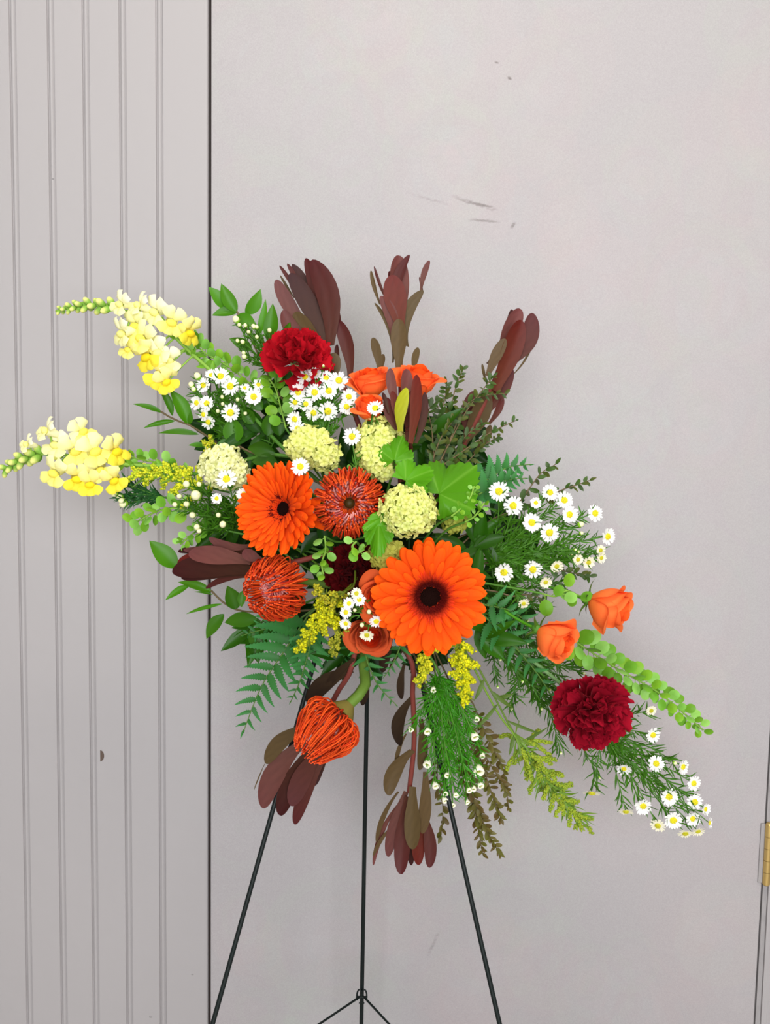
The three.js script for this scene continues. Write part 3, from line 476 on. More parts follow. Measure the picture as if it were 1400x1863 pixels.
ruscus('broad dark leaf sprig between the left daisy spray and creamy snowball bloom', c4, 6.364, 0.0, [
  [680, 1190, 640, 870, 230, 0.25, 0.02], [640, 1180, 470, 1200, 90, 0.5], [1150, 1300, 830, 1240, 170, 0.8], [1060, 1100, 1080, 830, 180, 0.7], [1180, 1420, 880, 1400, 180, 0.9], [900, 960, 760, 780, 150, 0.5], [1200, 1100, 1130, 850, 170, 0.8], [1000, 800, 830, 640, 140, 0.5], [720, 900, 560, 700, 120, 0.6]], [[660, 1180], [820, 1270], [1100, 1380]]);
// filler tufts, leaf colour darkened to stand for shade in the core
function filler(label, x, y, dz, n, len, wid, dark, spread) {
  const p = pos(x, y, dz), k = mpp(p.z), g = thing('filler_leaf_tuft', label, 'foliage', p);
  for (let i = 0; i < n; i++) {
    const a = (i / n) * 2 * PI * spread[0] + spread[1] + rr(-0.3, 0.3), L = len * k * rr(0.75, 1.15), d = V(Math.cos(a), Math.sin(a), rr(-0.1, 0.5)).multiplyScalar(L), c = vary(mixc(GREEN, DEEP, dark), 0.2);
    part(g, 'leaf', blade(d, wid * k * rr(0.8, 1.2), { prof: 'ovate', bowS: rr(-0.06, 0.06), bowN: rr(0, 0.12), cup: 0.3, fold: 0.15, face: V(rr(-0.5, 0.5), rr(0, 0.7), 1), c0: c, c1: c, nu: 4, nv: 8 }), glossLeafMat, V(rr(-0.012, 0.012), rr(-0.012, 0.012), rr(-0.01, 0.01)));
  }
  stalk(g, p, V(0, 0, -1), 0.0016, STEM);
}
filler('dark filler leaf tuft between the left daisies and the turned gerbera', 480, 800, -0.03, 9, 66, 30, 0.8, [1, 0]);
filler('leaf tuft darkened for shade in the gap beneath the upright pincushion flower', 585, 985, -0.04, 8, 60, 24, 1, [1, 0.5]);
filler('green filler leaf tuft behind the dense white daisies and crimson carnation', 505, 722, -0.03, 9, 55, 28, 0.4, [1, 0.2]);
filler('dark filler leaf tuft behind the short conebush and the snowball bloom', 770, 800, -0.04, 9, 70, 26, 0.8, [1, 0.2]);
filler('dark filler leaf tuft right of the large gerbera under the daisies', 860, 1000, -0.04, 10, 80, 22, 0.7, [1, 0.2]);
filler('dark filler leaf tuft below the left snapdragon side of the turned gerbera', 420, 945, -0.02, 9, 60, 22, 0.5, [1, 0.2]);
filler('dark filler leaf tuft under the pincushion flower with the pink centre', 470, 1140, -0.03, 7, 62, 30, 0.6, [0.5, PI]);
filler('leaf tuft darkened for shade behind the bright yellow goldenrod at bottom centre', 620, 1180, -0.04, 7, 60, 22, 0.9, [0.5, PI]);
filler('leaf tuft darkened for shade beneath the lower right rim of the large gerbera', 880, 1150, -0.03, 8, 70, 24, 0.5, [0.8, -1.5]);

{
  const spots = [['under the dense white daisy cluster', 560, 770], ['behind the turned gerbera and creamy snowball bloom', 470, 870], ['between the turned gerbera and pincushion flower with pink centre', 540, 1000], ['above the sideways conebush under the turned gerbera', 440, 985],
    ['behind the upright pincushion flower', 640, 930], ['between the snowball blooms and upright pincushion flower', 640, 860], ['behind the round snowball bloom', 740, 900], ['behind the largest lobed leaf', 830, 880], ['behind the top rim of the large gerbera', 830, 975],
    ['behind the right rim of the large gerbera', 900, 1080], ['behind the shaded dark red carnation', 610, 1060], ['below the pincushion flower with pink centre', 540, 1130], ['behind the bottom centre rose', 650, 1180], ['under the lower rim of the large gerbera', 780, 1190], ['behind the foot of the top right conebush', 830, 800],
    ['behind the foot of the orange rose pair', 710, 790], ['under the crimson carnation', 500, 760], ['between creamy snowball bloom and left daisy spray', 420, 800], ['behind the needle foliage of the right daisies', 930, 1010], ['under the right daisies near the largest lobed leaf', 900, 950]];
  spots.forEach(([w, x, y], i) => filler('filler tuft darkened for shade ' + w, x, y, -0.075 - 0.01 * (i % 3), 11, 62, 30, 1, [1, i]));  // darkest leaf colour, standing for shade behind the flowers
}
// ------------------------------------------------------------------ lobed viburnum leaves
function lobed(label, list, cr, s, dz, col) {
  const p = pos(...cr(list[0][0], list[0][1]), dz), g = thing('viburnum_leaf_sprig', label, 'leaf', p);
  list.forEach(([bx, by, tx, ty, w, d0, d1, tone = 0]) => {
    const b = pos(...cr(bx, by), dz + d0), t = pos(...cr(tx, ty), dz + d1), L = b.distanceTo(t), k = mpp(b.z) / s, c = vary(mixc(col, DEEP, tone), 0.06), wx = (w * k) / L, ph = rr(0, 3);
    const geo = grid(96, 9, (u, v, q) => {
      const a = (u * 2 - 1) * 2.2, lobe = (0.7 + 0.3 * Math.pow(Math.abs(Math.cos(a * 2.62)), 0.8)) * (1 - 0.2 * smooth(Math.abs(a), 0.5, 1.3) - 0.3 * smooth(Math.abs(a), 1.5, 2.2)), tooth = 1 - 0.1 * ((u * 24) % 1) * smooth(v, 0.5, 1), r = v * L * lobe * tooth;
      q.set(Math.sin(a) * r * wx * 0.72, Math.cos(a) * r + 0.0, L * (0.06 * Math.sin(v * 3 + a * 2 + ph) * v - 0.05 * Math.abs(Math.sin(a * 2.6)) * v - 0.12 * v * v));
    }, (u, v) => { const a = (u * 2 - 1) * 2.2, d = Math.min(Math.abs(a), Math.abs(Math.abs(a) - 1.2)); return mixc(mixc(c, lin(150, 200, 80), 0.25), c, smooth(d * (0.4 + v), 0.0, 0.09)); });
    part(g, 'leaf', geo, leafMat, b.clone().sub(p), basisQ(t.clone().sub(b), V(rr(-0.15, 0.15), rr(0.1, 0.35), 1)));
  });
  stalk(g, p, V(0, -0.3, -1), 0.0016, STEM);
}
const c5 = crop(660, 780, 4.233), VLEAF = lin(84, 152, 14);
lobed('bright green lobed leaf standing against the large snowball bloom', [[240, 250, 300, 35, 260, -0.005, 0.012]], c5, 4.233, 0.055, VLEAF);
lobed('bright green rounded leaf just above the round snowball bloom', [[330, 400, 560, 300, 300, 0, 0.01]], c5, 4.233, 0.05, VLEAF);
lobed('largest bright green veined leaf with toothed edge beside the right daisies', [[585, 500, 900, 245, 500, 0, 0.015, 0.1], [640, 480, 940, 470, 240, -0.005, 0, 0.15]], c5, 4.233, 0.035, VLEAF);
lobed('two light green leaves hanging between the pincushion flower and large gerbera', [[150, 680, 0, 765, 130, 0, 0.01], [125, 720, 110, 985, 230, 0, 0.015, 0.1]], c5, 4.233, 0.045, VLEAF);

// ------------------------------------------------------------------ aster sprays: small white daisies on needle foliage
function daisyGeo(r, n, c, cup, ragged) {
  const list = [];
  for (let i = 0; i < n; i++) { const a = (i / n) * 2 * PI + rr(-0.1, 0.1), e = cup + rr(-0.12, 0.12), d = V(Math.cos(a) * Math.cos(e), Math.sin(a) * Math.cos(e), Math.sin(e)).multiplyScalar(r * rr(1 - ragged, 1)); list.push(blade(d, r * 0.23, { prof: 'strap', face: V(0, 0, 1), cup: -0.2, bowN: -0.03, c0: c, c1: c, nu: 2, nv: 4 })); }
  return merge(list);
}
function discGeo(r, c) { const list = [paint(new THREE.SphereGeometry(r * 0.34, 12, 8, 0, 2 * PI, 0, PI / 2).rotateX(PI / 2).scale(1, 1, 0.6), c)]; for (let i = 0; i < 26; i++) { const f = Math.sqrt((i + 0.5) / 26), a = i * 2.39996; list.push(ball(V(Math.cos(a) * 0.33 * r * f, Math.sin(a) * 0.33 * r * f, r * (0.22 - 0.12 * f * f)), r * 0.06, vary(c, 0.15), 0)); } return merge(list); }
const WHITE = [0.9, 0.9, 0.87], CREAM = lin(246, 242, 216), YELLOW = lin(214, 204, 40);
const daisySet = (c) => Array.from({ length: 5 }, (_, i) => daisyGeo(1, 19 + (i % 3) * 2, c, [0.12, 0.2, 0.3, 0.05, 0.25][i], 0.16));
const DAISY = daisySet(WHITE), DAISYC = daisySet(CREAM), DISC = discGeo(1, YELLOW), DISCG = discGeo(1, lin(188, 184, 44));
const budGeo = merge([paint(new THREE.SphereGeometry(1, 10, 8).scale(0.85, 0.85, 1), lin(226, 226, 176)), paint(new THREE.SphereGeometry(1, 10, 6, 0, 2 * PI, PI * 0.5, PI * 0.5).rotateX(PI / 2).scale(0.95, 0.95, 0.9).translate(0, 0, -0.25), LIME)]);
function needles(list, pts, n, len, wid, c, spread = 1) {
  const cv = new THREE.CatmullRomCurve3(pts), t = V(0, 0, 0), p = V(0, 0, 0);
  for (let i = 0; i < n; i++) {
    const u = (0.93 * (i + rnd())) / n; cv.getPoint(u, p); cv.getTangent(u, t);
    const a = rr(0, 2 * PI), side = V(Math.cos(a), Math.sin(a), rr(-0.6, 0.6)), d = t.clone().multiplyScalar(rr(0.5, 1.5)).add(side.multiplyScalar(spread * rr(0.5, 1))).normalize().multiplyScalar(len * rr(0.6, 1.15));
    const b = blade(d, wid, { prof: 'ovate', bowN: rr(-0.1, 0.15), bowS: rr(-0.1, 0.1), cup: 0.1, face: V(rr(-1, 1), rr(-1, 1), 1), c0: vary(c, 0.25), c1: vary(c, 0.25), nu: 1, nv: 4 }); b.translate(p.x, p.y, p.z); list.push(b);
  }
}
// flowers: [x, y, radius, tilt x, tilt y, cream]; buds: [x, y, radius]
function asterSpray(label, hub, dz, flowers, buds, o = {}) {
  const { cream = false, needle = 26, needleN = 30, col = lin(62, 112, 20), name = 'aster_spray', cat = 'aster', lift = 0.0, via } = o;
  const p = pos(hub[0], hub[1], dz + (hub[2] ?? -0.03)), g = thing(name, label, cat, p), stems = [], green = [];
  const run = (x, y, d) => {
    const q = pos(x, y, d), v = q.clone().sub(p), m = v.clone().multiplyScalar(0.55).add(V(rr(-0.006, 0.006), rr(-0.006, 0.006), -0.006)), pts = [V(0, 0, 0), m, v.clone().add(V(0, 0, -0.002))];
    stems.push(tube(pts, 0.0009, STEM, 8, 5, 0.0007)); needles(green, pts, needleN, needle * mpp(p.z), 3.2 * mpp(p.z), col); return v;
  };
  flowers.forEach(([x, y, r, ax = 0, ay = 0, cr = cream], i) => {
    const v = run(x, y, dz + lift + rr(-0.006, 0.006)), k = mpp(p.z) * r, f = part(g, 'flower', (cr ? DAISYC : DAISY)[i % 5], petalMat, v, faceQ(V(ax + rr(-0.12, 0.12), ay + rr(-0.05, 0.15), 1), rr(0, 6)), k);
    part(f, 'disc', cr ? DISCG : DISC, budMat);
  });
  buds.forEach(([x, y, r]) => { const v = run(x, y, dz + lift + rr(-0.008, 0.004)); part(g, 'bud', budGeo, budMat, v, faceQ(v.clone().add(V(0, 0, 0.03))), r * mpp(p.z)); });
  part(g, 'stalks', merge(stems), stemMat);
  if (green.length) stuff(part(g, 'needle_leaves', merge(green), leafMat));
  stalk(g, p, foamAt.clone().sub(p), 0.0016, STEM, 'stem', via);
}
asterSpray('dense cluster of white daisies above the pale green snowball bloom', [590, 800], 0.03, [[555, 686, 17, -0.2, 0.3], [572, 680, 15, 0, 0.6], [593, 688, 16, 0, 0.5], [616, 692, 19, 0.1, 0.2], [543, 714, 18, -0.3, 0.1], [572, 714, 18], [598, 711, 18], [634, 722, 17, 0.2, 0], [630, 740, 16, 0.1, -0.2], [570, 751, 17, 0, -0.3], [596, 748, 20, 0.1, -0.2], [536, 763, 17, -0.3, -0.1], [541, 780, 16, -0.1, 0.7], [537, 732, 15, -0.4, 0], [556, 735, 15]], [[588, 666, 3]]);
asterSpray('single white daisy on a thin stem in front of the large snowball', [650, 860], 0.06, [[640, 794, 18, -0.1, 0]], [], { needleN: 8 });
asterSpray('single white daisy lying over the top rim of the turned gerbera', [560, 890], 0.085, [[546, 849, 18, 0, 0.1]], [], { needleN: 0 });
asterSpray('single white daisy between the orange roses and the snowball blooms', [668, 790], 0.075, [[682, 743, 17, 0, 0.5]], [], { needleN: 12 });
asterSpray('loose spray of white daisies at the upper left below the green pods', [420, 800], 0.015, [[419, 703, 19, -0.2, 0.2], [401, 685, 18, 0, 0.4], [461, 722, 18, 0.3, 0.1], [419, 751, 19, -0.1, 0.2], [376, 734, 16, -0.2, 0], [370, 701, 15, -0.4, 0.2], [379, 768, 15, -0.2, -0.3], [384, 683, 13, 0, 0.5], [370, 754, 13, -0.6, 0], [358, 733, 15, -0.5, 0], [470, 700, 12, 0.3, 0.4], [445, 706, 10, 0, 0.4]], [[348, 700, 6], [359, 684, 7], [352, 708, 5], [404, 722, 4], [432, 727, 4], [396, 748, 4], [405, 735, 4], [446, 752, 4]]);
asterSpray('broad spray of white daisies at the right beside the largest lobed leaf', [890, 1020], 0.0, [[907, 894, 20, -0.1, 0.1], [933, 920, 20], [967, 951, 20], [999, 969, 20, 0, -0.1], [974, 915, 12, 0, 0.2], [1000, 896, 17, 0, 0.2], [1026, 910, 18, 0.1, 0.2], [1035, 936, 19, 0.1, 0.1], [1082, 934, 18, 0.3, 0.2], [1104, 976, 19, 0.6, 0], [1092, 1001, 12, 0.4, 0, true], [1093, 1015, 12, 0.4, -0.2, true], [916, 1041, 20, -0.1, -0.1], [969, 1036, 19, 0, -0.2], [1012, 1030, 14, 0.1, -0.3, true], [1051, 1018, 12, 0.2, -0.3, true], [1070, 1023, 14, 0.3, -0.3, true], [992, 1059, 13, 0, -0.4, true], [952, 1098, 12, 0, -0.5, true]], [[1056, 954, 6], [1057, 970, 4], [1046, 1000, 3], [1052, 1004, 3]], { needleN: 54, lift: 0.02 });
asterSpray('trailing spray of white daisies lowest at the right, past the deep red carnation', [1095, 1330], 0.0, [[1184, 1293, 12, 0.2, -0.2, true], [1187, 1337, 16, 0.2, -0.1], [1134, 1398, 15, -0.1, -0.5], [1193, 1389, 17, 0, 0.2], [1241, 1395, 16, 0.5, 0.1], [1076, 1442, 19, -0.1, -1.6, true], [1261, 1425, 16, 0.3, 0.1], [1216, 1449, 19], [1263, 1459, 18, 0.2, 0], [1169, 1466, 18, -0.1, -0.2], [1138, 1476, 16, -0.3, -1.2, true], [1224, 1492, 19, 0, -0.2], [1259, 1489, 16, 0, -0.1], [1196, 1502, 16, -0.3, -0.5, true], [1289, 1497, 12, 1.2, 0], [1246, 1516, 16, 0, -0.9, true], [1269, 1512, 14, 0.2, -0.7, true], [1282, 1472, 13, 0.6, 0]], [[1227, 1388, 4]], { needleN: 30, needle: 30, via: [pos(1000, 1240, -0.02), pos(880, 1140, -0.04)] });
asterSpray('knot of small cream daisies in front of the bottom centre rose', [672, 1120], 0.07, [[648, 1080, 12, 0, 0.4, true], [653, 1091, 13, 0.1, 0.2], [635, 1098, 13, -0.3, 0.1], [629, 1114, 13, -0.3, 0], [629, 1134, 13, -0.3, -0.3], [684, 1130, 15, 0.1, -0.5], [667, 1155, 15, 0, -0.6, true]], [[671, 1113, 5], [658, 1137, 5], [645, 1110, 4], [634, 1080, 3]], { cream: false, needleN: 6, needle: 14 });
asterSpray('green aster sprig with scattered cream buds left of the turned gerbera', [430, 960], 0.02, [[412, 872, 20, 0, 0.6], [394, 907, 11], [444, 900, 15, -0.2, 0]], [[356, 901, 10], [339, 881, 7], [339, 917, 6], [318, 918, 5], [350, 937, 6.5], [405, 954, 7], [358, 959, 6], [362, 966, 5], [397, 937, 5], [326, 903, 5], [362, 881, 5]], { needleN: 36, lift: 0.05 });
asterSpray('budding aster sprig over ruscus leaves at the upper left', [500, 680], 0.015, [], [[429, 581, 7], [435, 591, 4], [446, 592, 4], [461, 594, 5], [467, 595, 4], [490, 601, 4.5], [441, 622, 4.5], [432, 620, 4], [444, 649, 5], [443, 642, 4], [467, 613, 4], [452, 604, 4]], { needleN: 22, needle: 18 });
asterSpray('tiny white blooms at the far left under the lower snapdragon', [300, 905], 0.0, [], [[208, 899, 6], [217, 903, 7], [224, 917, 8], [226, 872, 5], [228, 880, 4], [221, 911, 6]], { needleN: 40, needle: 24, col: lin(44, 96, 44) });
asterSpray('white daisy petals peeking from behind the turned gerbera and snowball', [455, 905], -0.005, [[432, 905, 20, -0.3, 0]], [[500, 800, 4], [492, 782, 3]], { needleN: 10 });
asterSpray('needle-leaved sprig behind the trailing daisies and deep red carnation', [960, 1200], -0.02, [], [[1062, 1225, 3], [1030, 1300, 3], [985, 1290, 3], [1020, 1370, 3], [1090, 1415, 3], [930, 1290, 3]], { needleN: 60, needle: 34 });
asterSpray('needle-leaved sprig filling under the right daisies and rosebuds', [900, 1080], -0.02, [], [[1000, 1105, 3], [1030, 1060, 3], [990, 1200, 3], [960, 1170, 3], [1040, 1010, 3], [1000, 1000, 3], [950, 980, 3], [1090, 1000, 3], [930, 1050, 3]], { needleN: 44, needle: 32 });
asterSpray('needle-leaved sprig lying along the pale stem of the deep red carnation', [870, 1120], -0.015, [], [[1000, 1255, 3], [985, 1225, 3], [1010, 1290, 3], [950, 1240, 3], [1035, 1240, 3]], { needleN: 80, needle: 30, col: lin(58, 104, 20) });
asterSpray('needle-leaved sprig in the gap between large gerbera and lower rosebud', [860, 1060], -0.02, [], [[960, 1130, 3], [940, 1170, 3], [980, 1180, 3], [910, 1200, 3], [920, 1110, 3], [905, 1250, 3]], { needleN: 70, needle: 28, col: lin(50, 92, 20) });
// waxflower at the bottom: cup-shaped buds
{
  const cupGeo = merge([paint(new THREE.LatheGeometry([[0.05, -1.5], [0.55, -1.1], [0.8, -0.3], [0.95, 0.35], [0.8, 0.55], [0.55, 0.3], [0.3, 0.1], [0.02, 0.1]].map(([x, y]) => new THREE.Vector2(x, y)), 14).rotateX(PI / 2), null, (q) => (q.z < -0.5 ? LIME : Math.hypot(q.x, q.y) < 0.4 ? lin(150, 150, 60) : lin(244, 242, 216)))]);
  const hub = pos(800, 1230, -0.01), g = thing('waxflower_sprig', 'feathery bright green waxflower sprig with white cup buds, hanging below the goldenrod', 'waxflower', hub), stems = [], green = [];
  for (const [x, y, r] of [[747, 1327, 6], [777, 1330, 8], [863, 1340, 9], [877, 1375, 6], [777, 1390, 9], [814, 1410, 7], [850, 1417, 7], [870, 1402, 12], [792, 1429, 8], [810, 1443, 6], [829, 1446, 6], [861, 1435, 6], [874, 1429, 7], [853, 1438, 6], [809, 1456, 7], [849, 1459, 6], [823, 1465, 6], [867, 1308, 6], [788, 1255, 6], [835, 1370, 4]]) {
    const v = pos(x, y, 0.02 + rr(-0.012, 0.012)).sub(hub), pts = [V(0, 0, 0), v.clone().multiplyScalar(0.5).add(V(rr(-0.008, 0.008), 0, 0)), v]; stems.push(tube(pts, 0.001, STEM, 8, 5)); needles(green, pts, 60, 0.022, 0.0016, lin(58, 134, 14));
    part(g, 'bud', cupGeo, budMat, v, faceQ(V(rr(-0.3, 0.4), -0.5, 0.8)), r * mpp(hub.z));
  }
  part(g, 'stalks', merge(stems), stemMat); stuff(part(g, 'needle_leaves', merge(green), leafMat)); stalk(g, hub, foamAt.clone().sub(hub), 0.0018, STEM);
}

// ------------------------------------------------------------------ goldenrod
function goldenrod(label, path, dz, n, branch, bpx, c, leafC, dens = 1) {
  const pts = path.map(([x, y, d = 0]) => pos(x, y, dz + d)), p = pts[0].clone(), k = mpp(p.z), g = thing('goldenrod_sprig', label, 'goldenrod', p), cv = new THREE.CatmullRomCurve3(pts.map((q) => q.clone().sub(p))), balls = [], stems = [tube(cv.points, 0.0014, leafC, 16, 6, 0.0008)], leaves = [];
  for (let i = 0; i < n; i++) {
    const u = 0.08 + (0.92 * (i + 0.5)) / n, q = cv.getPoint(u), t = cv.getTangent(u), a = i * 2.39996, L = branch * k * (1.15 - 0.8 * u) * rr(0.8, 1.1), side = V(Math.cos(a), Math.sin(a), 0.5 * Math.sin(a * 1.7)).multiplyScalar(0.8), d = t.clone().multiplyScalar(0.75).add(side).normalize().multiplyScalar(L), e = q.clone().add(d), mid = q.clone().addScaledVector(d, 0.5).add(V(0, 0.1 * L, 0));
    stems.push(tube([q, mid, e], 0.0007, leafC, 5, 4)); const bc = new THREE.CatmullRomCurve3([q, mid, e]), m = Math.max(4, Math.round((L / (bpx * k)) * 2.2 * dens));
    for (let j = 0; j < m; j++) for (let s = 0; s < 3; s++) { const w = bc.getPoint(0.2 + (0.8 * (j + rnd())) / m).add(V(rr(-1, 1), rr(-1, 1), rr(-0.4, 1)).multiplyScalar(bpx * k * 0.95)); balls.push(ball(w, bpx * k * rr(0.4, 0.62), vary(mixc(leafC, c, Math.min(1, 0.25 + 0.95 * rnd())), 0.15), 1)); }  // olive mixed into the blossom colour for the shade between them
  }
  needles(leaves, cv.points, n * 3, branch * k * 0.7, 4 * k, leafC);
  part(g, 'stem', merge(stems), stemMat); stuff(part(g, 'blossoms', merge(balls), budMat)); stuff(part(g, 'small_leaves', merge(leaves), leafMat)); stalk(g, p, foamAt.clone().sub(p), 0.0014, leafC, 'stalk');
}
const GOLD = lin(208, 204, 18), GOLDG = lin(186, 180, 40);
goldenrod('bright yellow goldenrod hanging below the large gerbera, right of centre', [[835, 1160], [842, 1215], [848, 1275]], 0.035, 26, 36, 5, GOLD, lin(110, 130, 30));
goldenrod('shorter yellow goldenrod tuft below the large gerbera, left of its brighter neighbour', [[780, 1160], [772, 1205], [764, 1245]], 0.03, 16, 24, 5, lin(202, 198, 34), lin(110, 130, 30));
goldenrod('bright yellow goldenrod tuft beside the pincushion flower with pink centre', [[615, 1085], [585, 1130], [545, 1180]], 0.045, 26, 38, 5, lin(206, 202, 18), lin(110, 126, 30));
goldenrod('olive-yellow goldenrod tuft against the shaded dark red carnation', [[630, 1075], [600, 1090], [572, 1070]], 0.05, 9, 26, 4.5, lin(170, 160, 34), lin(96, 110, 30));
goldenrod('drooping olive goldenrod tips left of the bottom centre rose', [[612, 1120], [612, 1160], [602, 1190]], 0.03, 9, 24, 4.5, lin(158, 156, 40), lin(96, 110, 30));
goldenrod('yellow-green goldenrod plume at the left under the lower snapdragon', [[390, 910], [320, 870], [245, 862]], 0.0, 30, 46, 4.6, lin(202, 202, 40), lin(98, 142, 34));
goldenrod('short goldenrod tip pointing up above the creamy snowball bloom', [[390, 850], [378, 818], [386, 792]], 0.0, 8, 18, 4, GOLDG, lin(98, 142, 34));
goldenrod('long arching yellow-green goldenrod plume at the bottom right', [[930, 1330], [985, 1410], [1062, 1500]], -0.01, 40, 62, 3.4, lin(150, 164, 44), lin(112, 146, 52), 1.2);
{ // bare leafy stalk that carries the long plume
  const pts = [[870, 1215], [900, 1270], [935, 1335], [975, 1395]].map(([x, y]) => pos(x, y, -0.012)), g = thing('goldenrod_stalk', 'bare leafy goldenrod stalk leading down to the long bottom right plume', 'goldenrod', pts[0].clone()), L = [];
  part(g, 'stem', tube(pts.map((p) => p.clone().sub(pts[0])), 0.0016, lin(96, 122, 52), 16, 6), stemMat);
  for (const [bx, by, tx, ty, w] of [[890, 1255, 935, 1290, 9], [905, 1280, 860, 1330, 8], [920, 1310, 985, 1335, 7], [935, 1335, 925, 1375, 8], [900, 1270, 935, 1262, 9], [880, 1235, 862, 1275, 9], [945, 1350, 1000, 1320, 6]]) { const b = pos(bx, by, -0.012), t = pos(tx, ty, -0.002); part(g, 'leaf', blade(t.sub(b), w * 0.0007, { prof: 'ovate', bowN: 0.1, c0: lin(84, 110, 40), nu: 2, nv: 8 }), leafMat, b.sub(pts[0])); }
  stalk(g, pts[0], foamAt.clone().sub(pts[0]), 0.0016, lin(96, 122, 52), 'stalk');
}

// ------------------------------------------------------------------ eucalyptus sprigs
const eucLeaf = Array.from({ length: 6 }, (_, i) => blade(V(0, 1, 0), 0.5, { prof: i % 2 ? 'ellipse' : 'ovate', cup: 0.3, bowN: rr(-0.1, 0.1), c0: vary(lin(54, 80, 30), 0.2), c1: vary([lin(74, 106, 42), lin(90, 112, 74), lin(92, 94, 36)][i % 3], 0.1), nu: 2, nv: 6 }));
const eucBronze = eucLeaf.map((_, i) => blade(V(0, 1, 0), 0.46, { prof: i % 2 ? 'ellipse' : 'ovate', cup: 0.3, bowN: rr(-0.1, 0.1), c0: vary(lin(84, 80, 30), 0.2), c1: vary([lin(104, 106, 36), lin(114, 106, 54), lin(96, 76, 42)][i % 3], 0.12), nu: 2, nv: 6 }));
function eucalyptus(label, path, dz, leaf, n, tone = 0) {
  const leaves = label.startsWith('bronze') ? eucBronze : eucLeaf;
  const pts = path.map(([x, y, d = 0]) => pos(x, y, dz + d)), p = pts[0].clone(), k = mpp(p.z), g = thing('eucalyptus_sprig', label, 'eucalyptus', p), cv = new THREE.CatmullRomCurve3(pts.map((q) => q.clone().sub(p)));
  part(g, 'stem', tube(cv.points, 0.0011, BROWNSTEM, 20, 5, 0.0006), stemMat);
  for (let i = 0; i < n; i++) {
    const u = 0.06 + (0.94 * i) / (n - 1 || 1), q = cv.getPoint(Math.min(1, u)), t = cv.getTangent(Math.min(1, u)), a = (i % 2) * PI + i * 0.9 + rr(-0.4, 0.4);
    const n1 = t.clone().cross(V(0, 0, 1)).normalize(), n2 = t.clone().cross(n1), d = t.clone().multiplyScalar(i === n - 1 ? 1.5 : rr(0.4, 1.1)).addScaledVector(n1, Math.cos(a)).addScaledVector(n2, Math.sin(a) * 0.7).add(V(rr(-0.4, 0.4), rr(-0.5, 0.3), 0)), s = leaf * k * rr(0.75, 1.2) * (1 - 0.35 * u);
    part(g, 'leaf', leaves[(i + tone) % 6], leafMat, q, basisQ(d, V(rr(-0.7, 0.7), rr(-0.2, 0.9), 1)), V(s * rr(0.8, 1.15), s, s));
  }
  stalk(g, p, foamAt.clone().sub(p), 0.0012, BROWNSTEM, 'stalk');
}
eucalyptus('small-leaved eucalyptus sprig reaching highest, beside the right orange rose', [[790, 830], [815, 760], [830, 700], [842, 672]], -0.02, 20, 26);
eucalyptus('eucalyptus sprig crossing the top right conebush bracts at their foot', [[800, 840], [850, 745], [885, 700], [897, 684]], 0.0, 20, 24, 1);
eucalyptus('eucalyptus sprig with yellow-green tip laid over the top right conebush', [[810, 820], [850, 735], [880, 720], [918, 716]], 0.0, 20, 22, 2);
eucalyptus('eucalyptus sprig reaching right below the top right conebush', [[800, 850], [850, 815], [895, 785], [938, 765]], 0.005, 18, 20, 3);
eucalyptus('bushy eucalyptus sprig right behind the short conebush', [[790, 850], [785, 780], [780, 745], [795, 730]], -0.01, 22, 26, 1);
eucalyptus('dense eucalyptus sprig low behind the rounded viburnum leaf', [[800, 880], [830, 820], [850, 790], [880, 770]], -0.01, 20, 26, 4);
eucalyptus('eucalyptus sprig among the conebush foot leaves at centre right', [[780, 860], [800, 800], [820, 770], [835, 745]], 0.01, 19, 26, 5);
eucalyptus('eucalyptus sprig pointing up right over the right daisies', [[935, 930], [965, 885], [985, 860], [1010, 845]], -0.02, 24, 13, 0);
eucalyptus('eucalyptus sprig right of it, tip above the right daisies', [[985, 910], [1025, 890], [1050, 882], [1072, 874]], -0.02, 22, 13, 2);
eucalyptus('eucalyptus sprig under the right daisies, pointing at the upper rosebud', [[1000, 1030], [1030, 1040], [1055, 1045], [1072, 1048]], 0.0, 20, 16, 4);
eucalyptus('dark eucalyptus sprig beneath the right daisies near the lower rosebud', [[930, 1085], [960, 1082], [985, 1090], [994, 1106]], 0.0, 18, 12, 5);
eucalyptus('dark eucalyptus sprig close behind the right orange rose', [[790, 840], [795, 770], [808, 730], [812, 700]], -0.03, 22, 30, 0);
eucalyptus('dark eucalyptus sprig tangled at the foot of the upright eucalyptus', [[800, 870], [815, 800], [835, 760], [852, 735]], -0.03, 24, 30, 1);
eucalyptus('dark eucalyptus sprig leaning right across the conebush foot', [[810, 880], [850, 840], [880, 810], [905, 795]], -0.01, 20, 28, 5);
eucalyptus('dark eucalyptus sprig just above the largest lobed leaf', [[790, 890], [810, 850], [830, 830], [850, 815]], 0.0, 22, 26, 0);
eucalyptus('bronze eucalyptus sprig fanning out right of the waxflower tips', [[855, 1330], [885, 1380], [910, 1420], [922, 1440]], -0.015, 20, 30, 5);
eucalyptus('bronze eucalyptus sprig behind the lowest waxflower buds', [[845, 1370], [850, 1430], [862, 1470], [872, 1500]], -0.03, 20, 30, 2);
eucalyptus('bronze eucalyptus sprig hanging low at the right of the waxflower', [[850, 1300], [880, 1400], [900, 1460], [912, 1490]], -0.02, 22, 52, 5);
eucalyptus('bronze eucalyptus sprig hanging lowest beside the right easel leg', [[840, 1380], [865, 1460], [885, 1510], [908, 1552]], -0.02, 22, 48, 2);
eucalyptus('bronze eucalyptus sprig drooping straight down beneath the waxflower', [[840, 1360], [855, 1440], [868, 1500], [878, 1555]], -0.025, 22, 42, 4);
eucalyptus('bronze eucalyptus sprig at the left edge of the waxflower', [[800, 1330], [795, 1420], [805, 1465], [802, 1520]], -0.03, 22, 24, 5);
